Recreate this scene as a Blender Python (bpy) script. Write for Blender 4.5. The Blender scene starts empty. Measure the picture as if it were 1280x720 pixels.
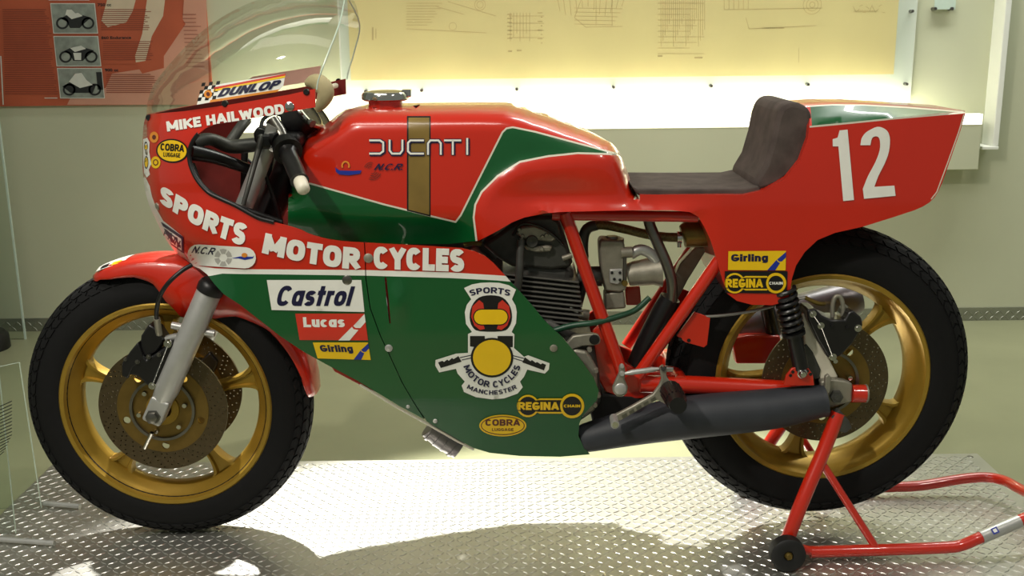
import bpy, bmesh, math, random
import numpy as np
from mathutils import Vector, Matrix
from mathutils.geometry import delaunay_2d_cdt

random.seed(7)
scene = bpy.context.scene
COL = scene.collection

# ------------------------------------------------------------------ camera
F_PX, PITCH, ROLL = 1350.0, math.radians(13.74), math.radians(0.65)
CAM = np.array([0.0, -2.322, 1.15])
_cr, _sr = math.cos(ROLL), math.sin(ROLL)
_R0 = np.array([1.0, 0, 0]); _U0 = np.array([0, math.sin(PITCH), math.cos(PITCH)])
FWD = np.array([0, math.cos(PITCH), -math.sin(PITCH)])
RGT = _cr * _R0 - _sr * _U0
UPV = _sr * _R0 + _cr * _U0
cd = bpy.data.cameras.new('camera'); cam = bpy.data.objects.new('camera', cd); COL.objects.link(cam)
cd.sensor_width = 36.0; cd.lens = F_PX / 1280 * 36; cd.clip_start = 0.05
mw = Matrix.Identity(4)
for i in range(3):
    mw[i][0] = RGT[i]; mw[i][1] = UPV[i]; mw[i][2] = -FWD[i]; mw[i][3] = CAM[i]
cam.matrix_world = mw
scene.camera = cam

# ------------------------------------------------------------------ world, exposure, lights
w = bpy.data.worlds.new('museum_ambient'); scene.world = w; w.use_nodes = True
bg = w.node_tree.nodes['Background']
bg.inputs[0].default_value = (0.88, 0.93, 0.80, 1); bg.inputs[1].default_value = 0.21
vs = scene.view_settings
vs.view_transform = 'Standard'; vs.look = 'None'; vs.gamma = 1.0; vs.use_curve_mapping = False; vs.exposure = 0.0

def aim(o, target):
    d = Vector(target) - o.location
    o.rotation_euler = d.to_track_quat('-Z', 'Y').to_euler()
def spot(name, loc, target, energy, size, blend, radius, color=(1, .93, .82)):
    l = bpy.data.lights.new(name, 'SPOT'); l.energy = energy; l.spot_size = math.radians(size); l.spot_blend = blend
    l.shadow_soft_size = radius; l.color = color
    o = bpy.data.objects.new(name, l); COL.objects.link(o); o.location = loc; aim(o, target); return o
def area(name, loc, target, energy, sx, sy, color=(1, .96, .88)):
    l = bpy.data.lights.new(name, 'AREA'); l.shape = 'RECTANGLE'; l.size = sx; l.size_y = sy; l.energy = energy; l.color = color
    o = bpy.data.objects.new(name, l); COL.objects.link(o); o.location = loc; aim(o, target); return o
spot('ceiling_spot_key', (-1.5, -2.3, 2.9), (-0.1, 0.0, 0.5), 205, 62, 0.6, 0.07)
sb = spot('ceiling_spot_back', (-0.78, 1.65, 2.8), (-0.06, 0.10, 0.0), 1500, 17, 0.5, 0.04, (1, .97, .92)); sb.scale = (2.5, 1, 1)
spot('ceiling_spot_tail', (1.7, -1.7, 2.9), (0.7, 0.1, 0.5), 45, 60, 0.7, 0.1)
area('added_wall_fill', (1.7, 1.2, 3.2), (1.7, 1.95, 0.8), 75, 2.2, 0.2, (1, 1, .95))  # unseen area lamp added to brighten the wall
area('added_soft_fill', (-0.9, -1.2, 3.1), (-0.2, 0.3, 0), 30, 2.2, 0.5)  # unseen area lamp added overhead for soft reflections

# ------------------------------------------------------------------ helpers
def at(px, py, Y):
    x = (px - 640) / F_PX; y = (360 - py) / F_PX
    d = FWD + x * RGT + y * UPV
    t = (Y - CAM[1]) / d[1]
    return Vector(CAM + d * t)
def at_arr(P, Y):
    P = np.asarray(P, float)
    d = FWD[None] + ((P[:, 0] - 640) / F_PX)[:, None] * RGT[None] + ((360 - P[:, 1]) / F_PX)[:, None] * UPV[None]
    t = (np.asarray(Y) - CAM[1]) / d[:, 1]
    return CAM[None] + d * t[:, None]
def on_floor(px, py, z):
    x = (px - 640) / F_PX; y = (360 - py) / F_PX
    d = FWD + x * RGT + y * UPV
    return Vector(CAM + d * ((z - CAM[2]) / d[2]))

def s2l(c):
    return tuple(((v / 255) / 12.92 if v / 255 <= 0.04045 else ((v / 255 + 0.055) / 1.055) ** 2.4) for v in c)
M = {}
def mat(name, rgb, rough=0.5, metal=0.0, coat=0.0, var=0.06, scale=40.0, bump=0.0, bscale=200.0, spec=0.5, emit=None, trans=0.0):
    m = bpy.data.materials.new(name); m.use_nodes = True
    nt = m.node_tree; b = nt.nodes['Principled BSDF']
    c = s2l(rgb)
    tc = nt.nodes.new('ShaderNodeTexCoord')
    n = nt.nodes.new('ShaderNodeTexNoise'); n.inputs['Scale'].default_value = scale; n.inputs['Detail'].default_value = 4
    nt.links.new(tc.outputs['Object'], n.inputs['Vector'])
    r = nt.nodes.new('ShaderNodeValToRGB')
    r.color_ramp.elements[0].position = 0.3; r.color_ramp.elements[1].position = 0.7
    r.color_ramp.elements[0].color = tuple(v * (1 - var) for v in c) + (1,)
    r.color_ramp.elements[1].color = tuple(min(1, v * (1 + var)) for v in c) + (1,)
    nt.links.new(n.outputs['Fac'], r.inputs['Fac']); nt.links.new(r.outputs['Color'], b.inputs['Base Color'])
    b.inputs['Roughness'].default_value = rough; b.inputs['Metallic'].default_value = metal
    b.inputs['Coat Weight'].default_value = coat; b.inputs['Coat Roughness'].default_value = 0.04
    b.inputs['Specular IOR Level'].default_value = spec
    if trans: b.inputs['Transmission Weight'].default_value = trans
    if bump:
        n2 = nt.nodes.new('ShaderNodeTexNoise'); n2.inputs['Scale'].default_value = bscale; n2.inputs['Detail'].default_value = 5
        nt.links.new(tc.outputs['Object'], n2.inputs['Vector'])
        bp = nt.nodes.new('ShaderNodeBump'); bp.inputs['Strength'].default_value = bump; bp.inputs['Distance'].default_value = 0.002
        nt.links.new(n2.outputs['Fac'], bp.inputs['Height']); nt.links.new(bp.outputs['Normal'], b.inputs['Normal'])
    if emit:
        b.inputs['Emission Color'].default_value = s2l(emit[0]) + (1,); b.inputs['Emission Strength'].default_value = emit[1]
    M[name] = m
    return m
def clear_mat(name, tint, fres=0.12, rough=0.02):
    m = bpy.data.materials.new(name); m.use_nodes = True
    nt = m.node_tree; nt.nodes.clear()
    out = nt.nodes.new('ShaderNodeOutputMaterial')
    tr = nt.nodes.new('ShaderNodeBsdfTransparent'); tr.inputs[0].default_value = tuple(tint) + (1,)
    gl = nt.nodes.new('ShaderNodeBsdfGlossy'); gl.inputs['Roughness'].default_value = rough
    lw = nt.nodes.new('ShaderNodeFresnel'); lw.inputs[0].default_value = 1.45
    n = nt.nodes.new('ShaderNodeTexNoise'); n.inputs['Scale'].default_value = 9
    mp = nt.nodes.new('ShaderNodeMath'); mp.operation = 'MULTIPLY_ADD'; mp.inputs[1].default_value = 0.01; mp.inputs[2].default_value = fres * 0.1
    nt.links.new(n.outputs['Fac'], mp.inputs[0])
    ad = nt.nodes.new('ShaderNodeMath'); ad.operation = 'ADD'
    nt.links.new(lw.outputs[0], ad.inputs[0]); nt.links.new(mp.outputs[0], ad.inputs[1])
    sc_ = nt.nodes.new('ShaderNodeMath'); sc_.operation = 'MULTIPLY'; sc_.inputs[1].default_value = 0.3
    nt.links.new(ad.outputs[0], sc_.inputs[0])
    mx = nt.nodes.new('ShaderNodeMixShader')
    nt.links.new(sc_.outputs[0], mx.inputs[0]); nt.links.new(tr.outputs[0], mx.inputs[1]); nt.links.new(gl.outputs[0], mx.inputs[2])
    nt.links.new(mx.outputs[0], out.inputs[0])
    M[name] = m

mat('red', (198, 36, 12), 0.28, coat=0.8, var=0.03, scale=6)
mat('green', (2, 82, 36), 0.3, coat=0.8, var=0.05, scale=6)
mat('raw_dark', (26, 24, 22), 0.7, var=0.2)
mat('raw_shaded_inside', (112, 22, 16), 0.55, var=0.15, scale=14)  # unpainted fairing inside, with the cockpit shade put into its dark red
mat('white', (236, 236, 228), 0.35, coat=0.4, var=0.02)
mat('pin', (214, 208, 190), 0.4, var=0.02)
mat('fuel', (128, 104, 48), 0.35, coat=0.5, var=0.15, scale=14)
mat('black', (16, 15, 16), 0.42, var=0.15)
mat('satin', (22, 21, 22), 0.3, var=0.1)
mat('navy', (24, 22, 60), 0.4, var=0.03)
mat('blue', (30, 50, 150), 0.4, var=0.03)
mat('yellow', (240, 196, 14), 0.4, coat=0.3, var=0.02)
mat('orange', (222, 140, 50), 0.4, var=0.03)
mat('decal_red', (205, 50, 32), 0.4, coat=0.3, var=0.02)
mat('decal_grey', (176, 174, 168), 0.4, var=0.05)
mat('decal_dark', (96, 44, 34), 0.45, var=0.05)
mat('backlit_pink', (236, 186, 176), 0.4, var=0.06)  # far plate: light coming through it is put into this colour
mat('rubber', (11, 11, 12), 0.75, spec=0.3, var=0.12, scale=60, bump=0.15, bscale=400)
mat('gold', (164, 132, 48), 0.36, metal=0.5, var=0.06, scale=30, bump=0.04)
mat('disc', (92, 80, 58), 0.42, metal=0.8, var=0.1, scale=90, bump=0.05)
mat('carrier', (128, 104, 52), 0.4, metal=0.8, var=0.1)
mat('alloy', (186, 186, 182), 0.36, metal=0.5, var=0.05, bump=0.06, bscale=300)
mat('cast', (150, 146, 132), 0.5, metal=0.6, var=0.12, scale=60, bump=0.15, bscale=260)
mat('chrome', (210, 208, 204), 0.12, metal=1.0, var=0.02)
mat('steel', (120, 118, 112), 0.3, metal=0.9, var=0.08)
mat('engine', (74, 74, 70), 0.45, metal=0.4, var=0.15, scale=50, bump=0.12, bscale=250)
mat('finmetal', (118, 116, 110), 0.34, metal=0.7, var=0.1)
mat('exhaust', (46, 49, 55), 0.55, var=0.1, scale=30, bump=0.04)
mat('exhaust_far', (128, 124, 126), 0.35, metal=0.6, var=0.08)
mat('suede', (80, 71, 67), 0.92, var=0.22, scale=28, bump=0.2, bscale=500, spec=0.2)
mat('braid', (112, 98, 60), 0.5, metal=0.5, var=0.4, scale=240)
mat('brass', (120, 100, 46), 0.42, metal=0.6, var=0.15, scale=30)
mat('hose_green', (24, 66, 44), 0.4, var=0.1)
mat('plug', (226, 220, 200), 0.4, var=0.03)
mat('foam', (182, 168, 130), 0.8, var=0.1, scale=60, bump=0.2)
mat('wall', (193, 196, 168), 0.75, var=0.03, scale=3, bump=0.06, bscale=120)
mat('floor', (146, 148, 116), 0.32, var=0.05, scale=5, bump=0.02, bscale=40)
mat('plate', (190, 189, 180), 0.38, metal=0.85, var=0.06, scale=8, bump=0.05, bscale=120)
mat('plate_tread', (214, 213, 206), 0.3, metal=0.88, var=0.04, scale=20)
mat('skirt', (150, 152, 138), 0.42, metal=0.7, var=0.06)
mat('paint_white', (232, 234, 224), 0.6, var=0.02, scale=5)
mat('paper', (250, 227, 168), 0.7, var=0.05, scale=3)
mat('paper_line', (222, 192, 138), 0.7, var=0.1)
mat('led', (255, 252, 240), 0.5, emit=((255, 250, 232), 24.0), var=0.01)
mat('led_soft', (255, 252, 240), 0.5, emit=((255, 250, 232), 1.6), var=0.01)
mat('poster', (182, 88, 56), 0.6, var=0.10, scale=6)
mat('poster_pale', (206, 150, 126), 0.6, var=0.06, scale=8)
mat('poster_light', (214, 196, 168), 0.6, var=0.08, scale=8)
mat('poster_text', (142, 68, 46), 0.6, var=0.08)
mat('photo_grey', (140, 148, 138), 0.5, var=0.25, scale=30)
mat('photo_black', (34, 36, 36), 0.5, var=0.2)
mat('photo_white', (212, 214, 204), 0.5, var=0.05)
mat('wheel_rubber', (20, 20, 20), 0.55, var=0.1)
clear_mat('screen_clear', (0.93, 0.95, 0.92))
clear_mat('acrylic', (0.95, 0.975, 0.96))
mat('acrylic_edge', (196, 214, 200), 0.25, var=0.03)

def link(o, parent=None):
    COL.objects.link(o)
    if parent is not None: o.parent = parent
    return o
def mesh_obj(name, verts, faces, mats, parent=None, smooth=True, midx=None, sharp=40, mods=()):
    me = bpy.data.meshes.new(name)
    me.from_pydata([tuple(v) for v in verts], [], [tuple(f) for f in faces])
    if not isinstance(mats, (list, tuple)): mats = [mats]
    for m in mats: me.materials.append(M[m])
    if midx is not None: me.polygons.foreach_set('material_index', list(midx))
    if smooth:
        me.polygons.foreach_set('use_smooth', [True] * len(me.polygons))
        me.set_sharp_from_angle(angle=math.radians(sharp))
    me.update()
    o = link(bpy.data.objects.new(name, me), parent)
    if parent is not None and parent.type == 'EMPTY': o.matrix_parent_inverse = Matrix.Translation(-Vector(parent.location))
    for k, a in mods:
        md = o.modifiers.new(k.lower(), k)
        for q, v in a.items(): setattr(md, q, v)
    return o
def bevel_mod(wd, seg=2): return ('BEVEL', dict(width=wd, segments=seg, limit_method='ANGLE', angle_limit=math.radians(35)))
def thing(name, label, cat, loc=(0, 0, 0), group=None):
    o = link(bpy.data.objects.new(name, None)); o.location = loc; o.empty_display_size = 0.1
    o['label'] = label; o['category'] = cat
    if group: o['group'] = group
    return o
def tag(o, label, cat, group=None):
    o['label'] = label; o['category'] = cat
    if group: o['group'] = group
    return o
def struct(o, label=None, cat=None):
    o['kind'] = 'structure'
    if label: o['label'] = label
    if cat: o['category'] = cat
    return o

def crom(pts, n=6, closed=False):
    P = [np.array(p, float) for p in pts]; out = []
    m = len(P); segs = m if closed else m - 1
    for i in range(segs):
        p1, p2 = P[i], P[(i + 1) % m]
        p0 = P[(i - 1) % m] if (closed or i > 0) else 2 * p1 - p2
        p3 = P[(i + 2) % m] if (closed or i + 2 < m) else 2 * p2 - p1
        for k in range(n):
            t = k / n
            out.append(0.5 * ((2 * p1) + (-p0 + p2) * t + (2 * p0 - 5 * p1 + 4 * p2 - p3) * t * t + (-p0 + 3 * p1 - 3 * p2 + p3) * t ** 3))
    if not closed: out.append(P[-1])
    return out
def tube_geo(pts, r, seg=12, caps=True):
    P = [Vector(p) for p in pts]; n = len(P)
    R = list(r) if hasattr(r, '__len__') else [r] * n
    V, Fc = [], []
    t0 = (P[1] - P[0]).normalized()
    a = Vector((0, 0, 1)) if abs(t0.z) < 0.9 else Vector((1, 0, 0))
    nrm = t0.cross(a).normalized()
    for i in range(n):
        t = (P[min(i + 1, n - 1)] - P[max(i - 1, 0)]).normalized()
        nrm = (nrm - t * nrm.dot(t)).normalized(); bn = t.cross(nrm)
        for k in range(seg):
            an = 2 * math.pi * k / seg
            V.append(P[i] + (nrm * math.cos(an) + bn * math.sin(an)) * R[i])
    for i in range(n - 1):
        for k in range(seg):
            k2 = (k + 1) % seg
            Fc.append((i * seg + k, i * seg + k2, (i + 1) * seg + k2, (i + 1) * seg + k))
    if caps:
        Fc.append(tuple(reversed(range(seg)))); Fc.append(tuple((n - 1) * seg + k for k in range(seg)))
    return V, Fc
def tube(name, pts, r, m, parent=None, smooth=0, seg=12):
    """pts: world points"""
    if smooth:
        rr = None
        if hasattr(r, '__len__'):
            q = crom([tuple(p) + (rv,) for p, rv in zip(pts, r)], smooth); r = [x[3] for x in q]; pts = [x[:3] for x in q]
        else: pts = crom([tuple(p) for p in pts], smooth)
    V, Fc = tube_geo(pts, r, seg)
    return mesh_obj(name, V, Fc, m, parent, sharp=50)
def T(name, pp, r, m, parent=None, smooth=0, seg=12, mirror=False):
    """tube through points given as (pixel x, pixel y, depth Y)"""
    pts = [at(*p) for p in pp]
    o = tube(name, pts, r, m, parent, smooth, seg)
    if mirror: tube(name, [(p.x, -p.y, p.z) for p in pts], r, m, parent, smooth, seg)
    return o
def lathe_geo(prof, center, axis=(0, 1, 0), seg=48, closed=False):
    """prof: (radius, height along axis)"""
    ax = Vector(axis).normalized(); a = Vector((1, 0, 0)) if abs(ax.x) < 0.9 else Vector((0, 0, 1))
    u = (a - ax * a.dot(ax)).normalized(); v = ax.cross(u); c = Vector(center)
    V, Fc = [], []
    n = len(prof)
    for k in range(seg):
        an = 2 * math.pi * k / seg; d = u * math.cos(an) + v * math.sin(an)
        for r, h in prof: V.append(c + d * r + ax * h)
    for k in range(seg):
        k2 = (k + 1) % seg
        for i in range(n if closed else n - 1):
            j = (i + 1) % n
            Fc.append((k * n + i, k * n + j, k2 * n + j, k2 * n + i))
    return V, Fc
def lathe(name, prof, center, m, parent=None, axis=(0, 1, 0), seg=48, closed=False, sharp=40):
    V, Fc = lathe_geo(prof, center, axis, seg, closed)
    return mesh_obj(name, V, Fc, m, parent, sharp=sharp)
def box_geo(c, half, rot=None):
    V = []
    for x in (-1, 1):
        for y in (-1, 1):
            for z in (-1, 1):
                p = Vector((x * half[0], y * half[1], z * half[2]))
                if rot is not None: p = rot @ p
                V.append(p + Vector(c))
    return V, [(0, 1, 3, 2), (4, 6, 7, 5), (0, 4, 5, 1), (2, 3, 7, 6), (0, 2, 6, 4), (1, 5, 7, 3)]
def box(name, lo, hi, m, parent=None, bev=0.0):
    c = [(a + b) / 2 for a, b in zip(lo, hi)]; h = [(b - a) / 2 for a, b in zip(lo, hi)]
    V, Fc = box_geo(c, h)
    return mesh_obj(name, V, Fc, m, parent, smooth=False, mods=[bevel_mod(bev)] if bev else ())
def join_geo(parts):
    V, Fc = [], []
    for v, f in parts:
        o = len(V); V += list(v); Fc += [tuple(i + o for i in q) for q in f]
    return V, Fc
def slab(name, outline, y0, y1, m, parent=None, bev=0.003, mirror=False, smooth_n=0):
    """outline in pixels, on the plane y0, extruded straight back to y1"""
    if smooth_n: outline = crom(outline, smooth_n, True)
    P = [at(p[0], p[1], y0) for p in outline]
    n = len(P)
    area2 = sum(P[i].x * P[(i + 1) % n].z - P[(i + 1) % n].x * P[i].z for i in range(n))
    if area2 < 0: P.reverse()
    def mk(sgn):
        V = [Vector((p.x, sgn * y0, p.z)) for p in P] + [Vector((p.x, sgn * y1, p.z)) for p in P]
        Fc = [tuple(range(n)), tuple(reversed(range(n, 2 * n)))] + [(i, i + n, (i + 1) % n + n, (i + 1) % n) for i in range(n)]
        if sgn < 0: Fc = [tuple(reversed(f)) for f in Fc]
        me = mesh_obj(name, V, Fc, m, parent, sharp=32, mods=[bevel_mod(bev)] if bev else ())
        return me
    o = mk(1)
    if mirror: mk(-1)
    return o

def resample(pts, step, closed=True):
    out = []; n = len(pts)
    for i in range(n if closed else n - 1):
        a = np.array(pts[i], float); b = np.array(pts[(i + 1) % n], float)
        k = max(1, int(math.ceil(np.linalg.norm(b - a) / step)))
        for j in range(k): out.append(a + (b - a) * j / k)
    if not closed: out.append(np.array(pts[-1], float))
    return out
def inside(P, poly):
    P = np.asarray(P, float); poly = np.asarray(poly, float)
    r = np.zeros(len(P), bool); x, y = P[:, 0], P[:, 1]
    n = len(poly); j = n - 1
    for i in range(n):
        xi, yi = poly[i]; xj, yj = poly[j]
        if yi != yj:
            c = ((yi > y) != (yj > y)) & (x < (xj - xi) * (y - yi) / (yj - yi) + xi)
            r ^= c
        j = i
    return r
def dist_poly(P, poly, closed=False):
    P = np.asarray(P, float); d = np.full(len(P), 1e9)
    n = len(poly)
    for i in range(n if closed else n - 1):
        a = np.array(poly[i], float); b = np.array(poly[(i + 1) % n], float); ab = b - a
        t = np.clip(((P - a) @ ab) / max(ab @ ab, 1e-9), 0, 1)
        d = np.minimum(d, np.linalg.norm(P - (a + t[:, None] * ab), axis=1))
    return d
def sstep(x, a, b):
    t = np.clip((x - a) / (b - a), 0, 1); return t * t * (3 - 2 * t)
def interp(x, xs, ys): return np.interp(x, xs, ys)
def roundp(s, n=2.3):
    s = np.clip(s, 0, 1); return (1 - (1 - s) ** n) ** (1 / n)

def fill2d(outline, step, holes=(), zones=()):
    """triangulate a 2-d region -> verts, tris, zone index per tri"""
    pts, edges = [], []
    def add(poly, st):
        q = resample(poly, st); b = len(pts)
        pts.extend(q); edges.extend([(b + i, b + (i + 1) % len(q)) for i in range(len(q))])
    add(outline, step)
    for h in holes: add(h, step)
    for zp, zi in zones: add(zp, step)
    O = np.array(outline, float)
    lo, hi = O.min(0), O.max(0)
    gx = np.arange(lo[0] + step * 0.5, hi[0], step); gy = np.arange(lo[1] + step * 0.5, hi[1], step * 0.87)
    G = np.array([(x + (step * 0.5 if j % 2 else 0), y) for j, y in enumerate(gy) for x in gx]).reshape(-1, 2)
    if len(G):
        ok = inside(G, outline) & (dist_poly(G, outline, True) > step * 0.45)
        for h in holes: ok &= ~inside(G, h) & (dist_poly(G, h, True) > step * 0.45)
        for zp, zi in zones: ok &= dist_poly(G, zp, True) > step * 0.35
        pts.extend(list(G[ok]))
    res = delaunay_2d_cdt([Vector((float(p[0]), float(p[1]))) for p in pts], edges, [], 0, 1e-4)
    V = np.array([(v.x, v.y) for v in res[0]]); Fc = np.array([f for f in res[2] if len(f) == 3])
    cen = V[Fc].mean(1)
    ok = inside(cen, outline)
    for h in holes: ok &= ~inside(cen, h)
    a = V[Fc]
    ar = np.abs((a[:, 1, 0] - a[:, 0, 0]) * (a[:, 2, 1] - a[:, 0, 1]) - (a[:, 2, 0] - a[:, 0, 0]) * (a[:, 1, 1] - a[:, 0, 1]))
    ok &= ar > 1e-5
    Fc = Fc[ok]; cen = cen[ok]
    zi_ = np.zeros(len(Fc), int)
    for zp, zi in zones: zi_[inside(cen, zp)] = zi
    used = np.unique(Fc); remap = np.full(len(V), -1); remap[used] = np.arange(len(used))
    return V[used], remap[Fc], zi_

def panel(name, outline, depth, mats, parent, zones=(), holes=(), step=9, mirror=True, thick=0.003, bridge=False, sharp=50, split=False):
    V2, Fc, zi = fill2d(outline, step, holes, zones)
    V3 = at_arr(V2, depth(V2))
    A = V3[Fc]; nr = np.cross(A[:, 1] - A[:, 0], A[:, 2] - A[:, 0])
    flip = (nr * (CAM[None] - A[:, 0])).sum(1) < 0
    Fc = Fc.copy(); Fc[flip] = Fc[flip][:, ::-1]
    verts = [tuple(v) for v in V3]; faces = [tuple(int(i) for i in f) for f in Fc]; mi = list(zi)
    if mirror:
        mp = {}
        for i, v in enumerate(V3):
            if abs(v[1]) < 1.5e-3: mp[i] = i
            else: mp[i] = len(verts); verts.append((v[0], -v[1], v[2]))
        faces += [tuple(mp[i] for i in reversed(f)) for f in faces]; mi = mi + mi
        if bridge:
            cnt = {}
            for f in [tuple(int(i) for i in f) for f in Fc]:
                for k in range(3):
                    e = (f[k], f[(k + 1) % 3]); cnt[e] = cnt.get(e, 0) + 1
            for (a, b) in list(cnt):
                if (b, a) not in cnt:
                    q = []
                    for t in (b, a, mp[a], mp[b]):
                        if t not in q: q.append(t)
                    if len(q) >= 3: faces.append(tuple(q)); mi.append(0)
    mods = [('SOLIDIFY', dict(thickness=thick, offset=-1.0, material_offset=len(mats) - 1 if mats[-1].startswith('raw') else 0)), ('EDGE_SPLIT', dict(split_angle=math.radians(48)))] if thick else ()
    if split:
        h = len(Fc)
        mesh_obj(name, [(v[0], -v[1], v[2]) for v in V3], [tuple(int(i) for i in reversed(f)) for f in Fc], mats, parent, midx=mi[:h], sharp=sharp, mods=mods)
        return mesh_obj(name, [tuple(v) for v in V3], faces[:h], mats, parent, midx=mi[:h], sharp=sharp, mods=mods)
    return mesh_obj(name, verts, faces, mats, parent, midx=mi, sharp=sharp, mods=mods)

# ---- decals: flat print made of thin shapes that follow the panel beneath
def text_geo(s, bold=0.0, shear=0.0, spacing=1.0):
    cu = bpy.data.curves.new('t', 'FONT'); cu.body = s; cu.offset = bold; cu.shear = shear; cu.space_character = spacing
    cu.resolution_u = 3; cu.fill_mode = 'FRONT'
    ob = bpy.data.objects.new('t', cu); COL.objects.link(ob)
    dg = bpy.context.evaluated_depsgraph_get()
    me = bpy.data.meshes.new_from_object(ob.evaluated_get(dg))
    bm = bmesh.new(); bm.from_mesh(me)
    bpy.data.objects.remove(ob); bpy.data.curves.remove(cu); bpy.data.meshes.remove(me)
    bmesh.ops.triangulate(bm, faces=bm.faces[:])
    xs = [v.co.x for v in bm.verts]; ys = [v.co.y for v in bm.verts]
    x0, x1, y0, y1 = min(xs), max(xs), min(ys), max(ys)
    for v in bm.verts: v.co = Vector(((v.co.x - x0) / (x1 - x0), (v.co.y - y0) / (y1 - y0), 0))
    return bm
def quad_warp(bl, br, tr, tl, sag=0.0):
    bl, br, tr, tl = [np.array(p, float) for p in (bl, br, tr, tl)]
    def f(u, v):
        p = (bl * (1 - u) + br * u) * (1 - v) + (tl * (1 - u) + tr * u) * v
        p = p + np.array([0, 4 * sag * u * (1 - u)])
        return p
    return f
def arc_warp(c, r0, r1, a0, a1):
    """r0: radius of the baseline, r1: radius of the letter tops; angles in degrees, y up"""
    def f(u, v):
        a = math.radians(a0 + (a1 - a0) * u); r = r0 + (r1 - r0) * v
        return np.array([c[0] + r * math.cos(a), c[1] - r * math.sin(a)])
    return f
def _arc(cx, cy, rx, ry, a0, a1, n=10, e=2.5):
    out = []
    for k in range(n + 1):
        a = math.radians(a0 + (a1 - a0) * k / n); c, s_ = math.cos(a), math.sin(a)
        out.append((cx + rx * math.copysign(abs(c) ** (2 / e), c), cy + ry * math.copysign(abs(s_) ** (2 / e), s_)))
    return out
_S = _arc(.5, .76, .5, .24, 25, 180, 8) + [(.06, .64), (.2, .55), (.8, .45), (.94, .36)] + _arc(.5, .24, .5, .24, 0, -155, 8)
_P = [(0, 1), (.45, 1)] + _arc(.5, .73, .5, .27, 90, -90, 8)[1:] + [(0, .46)]
XH = .70
def _lo(pts): return [(x, y * XH) for x, y in pts]
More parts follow.
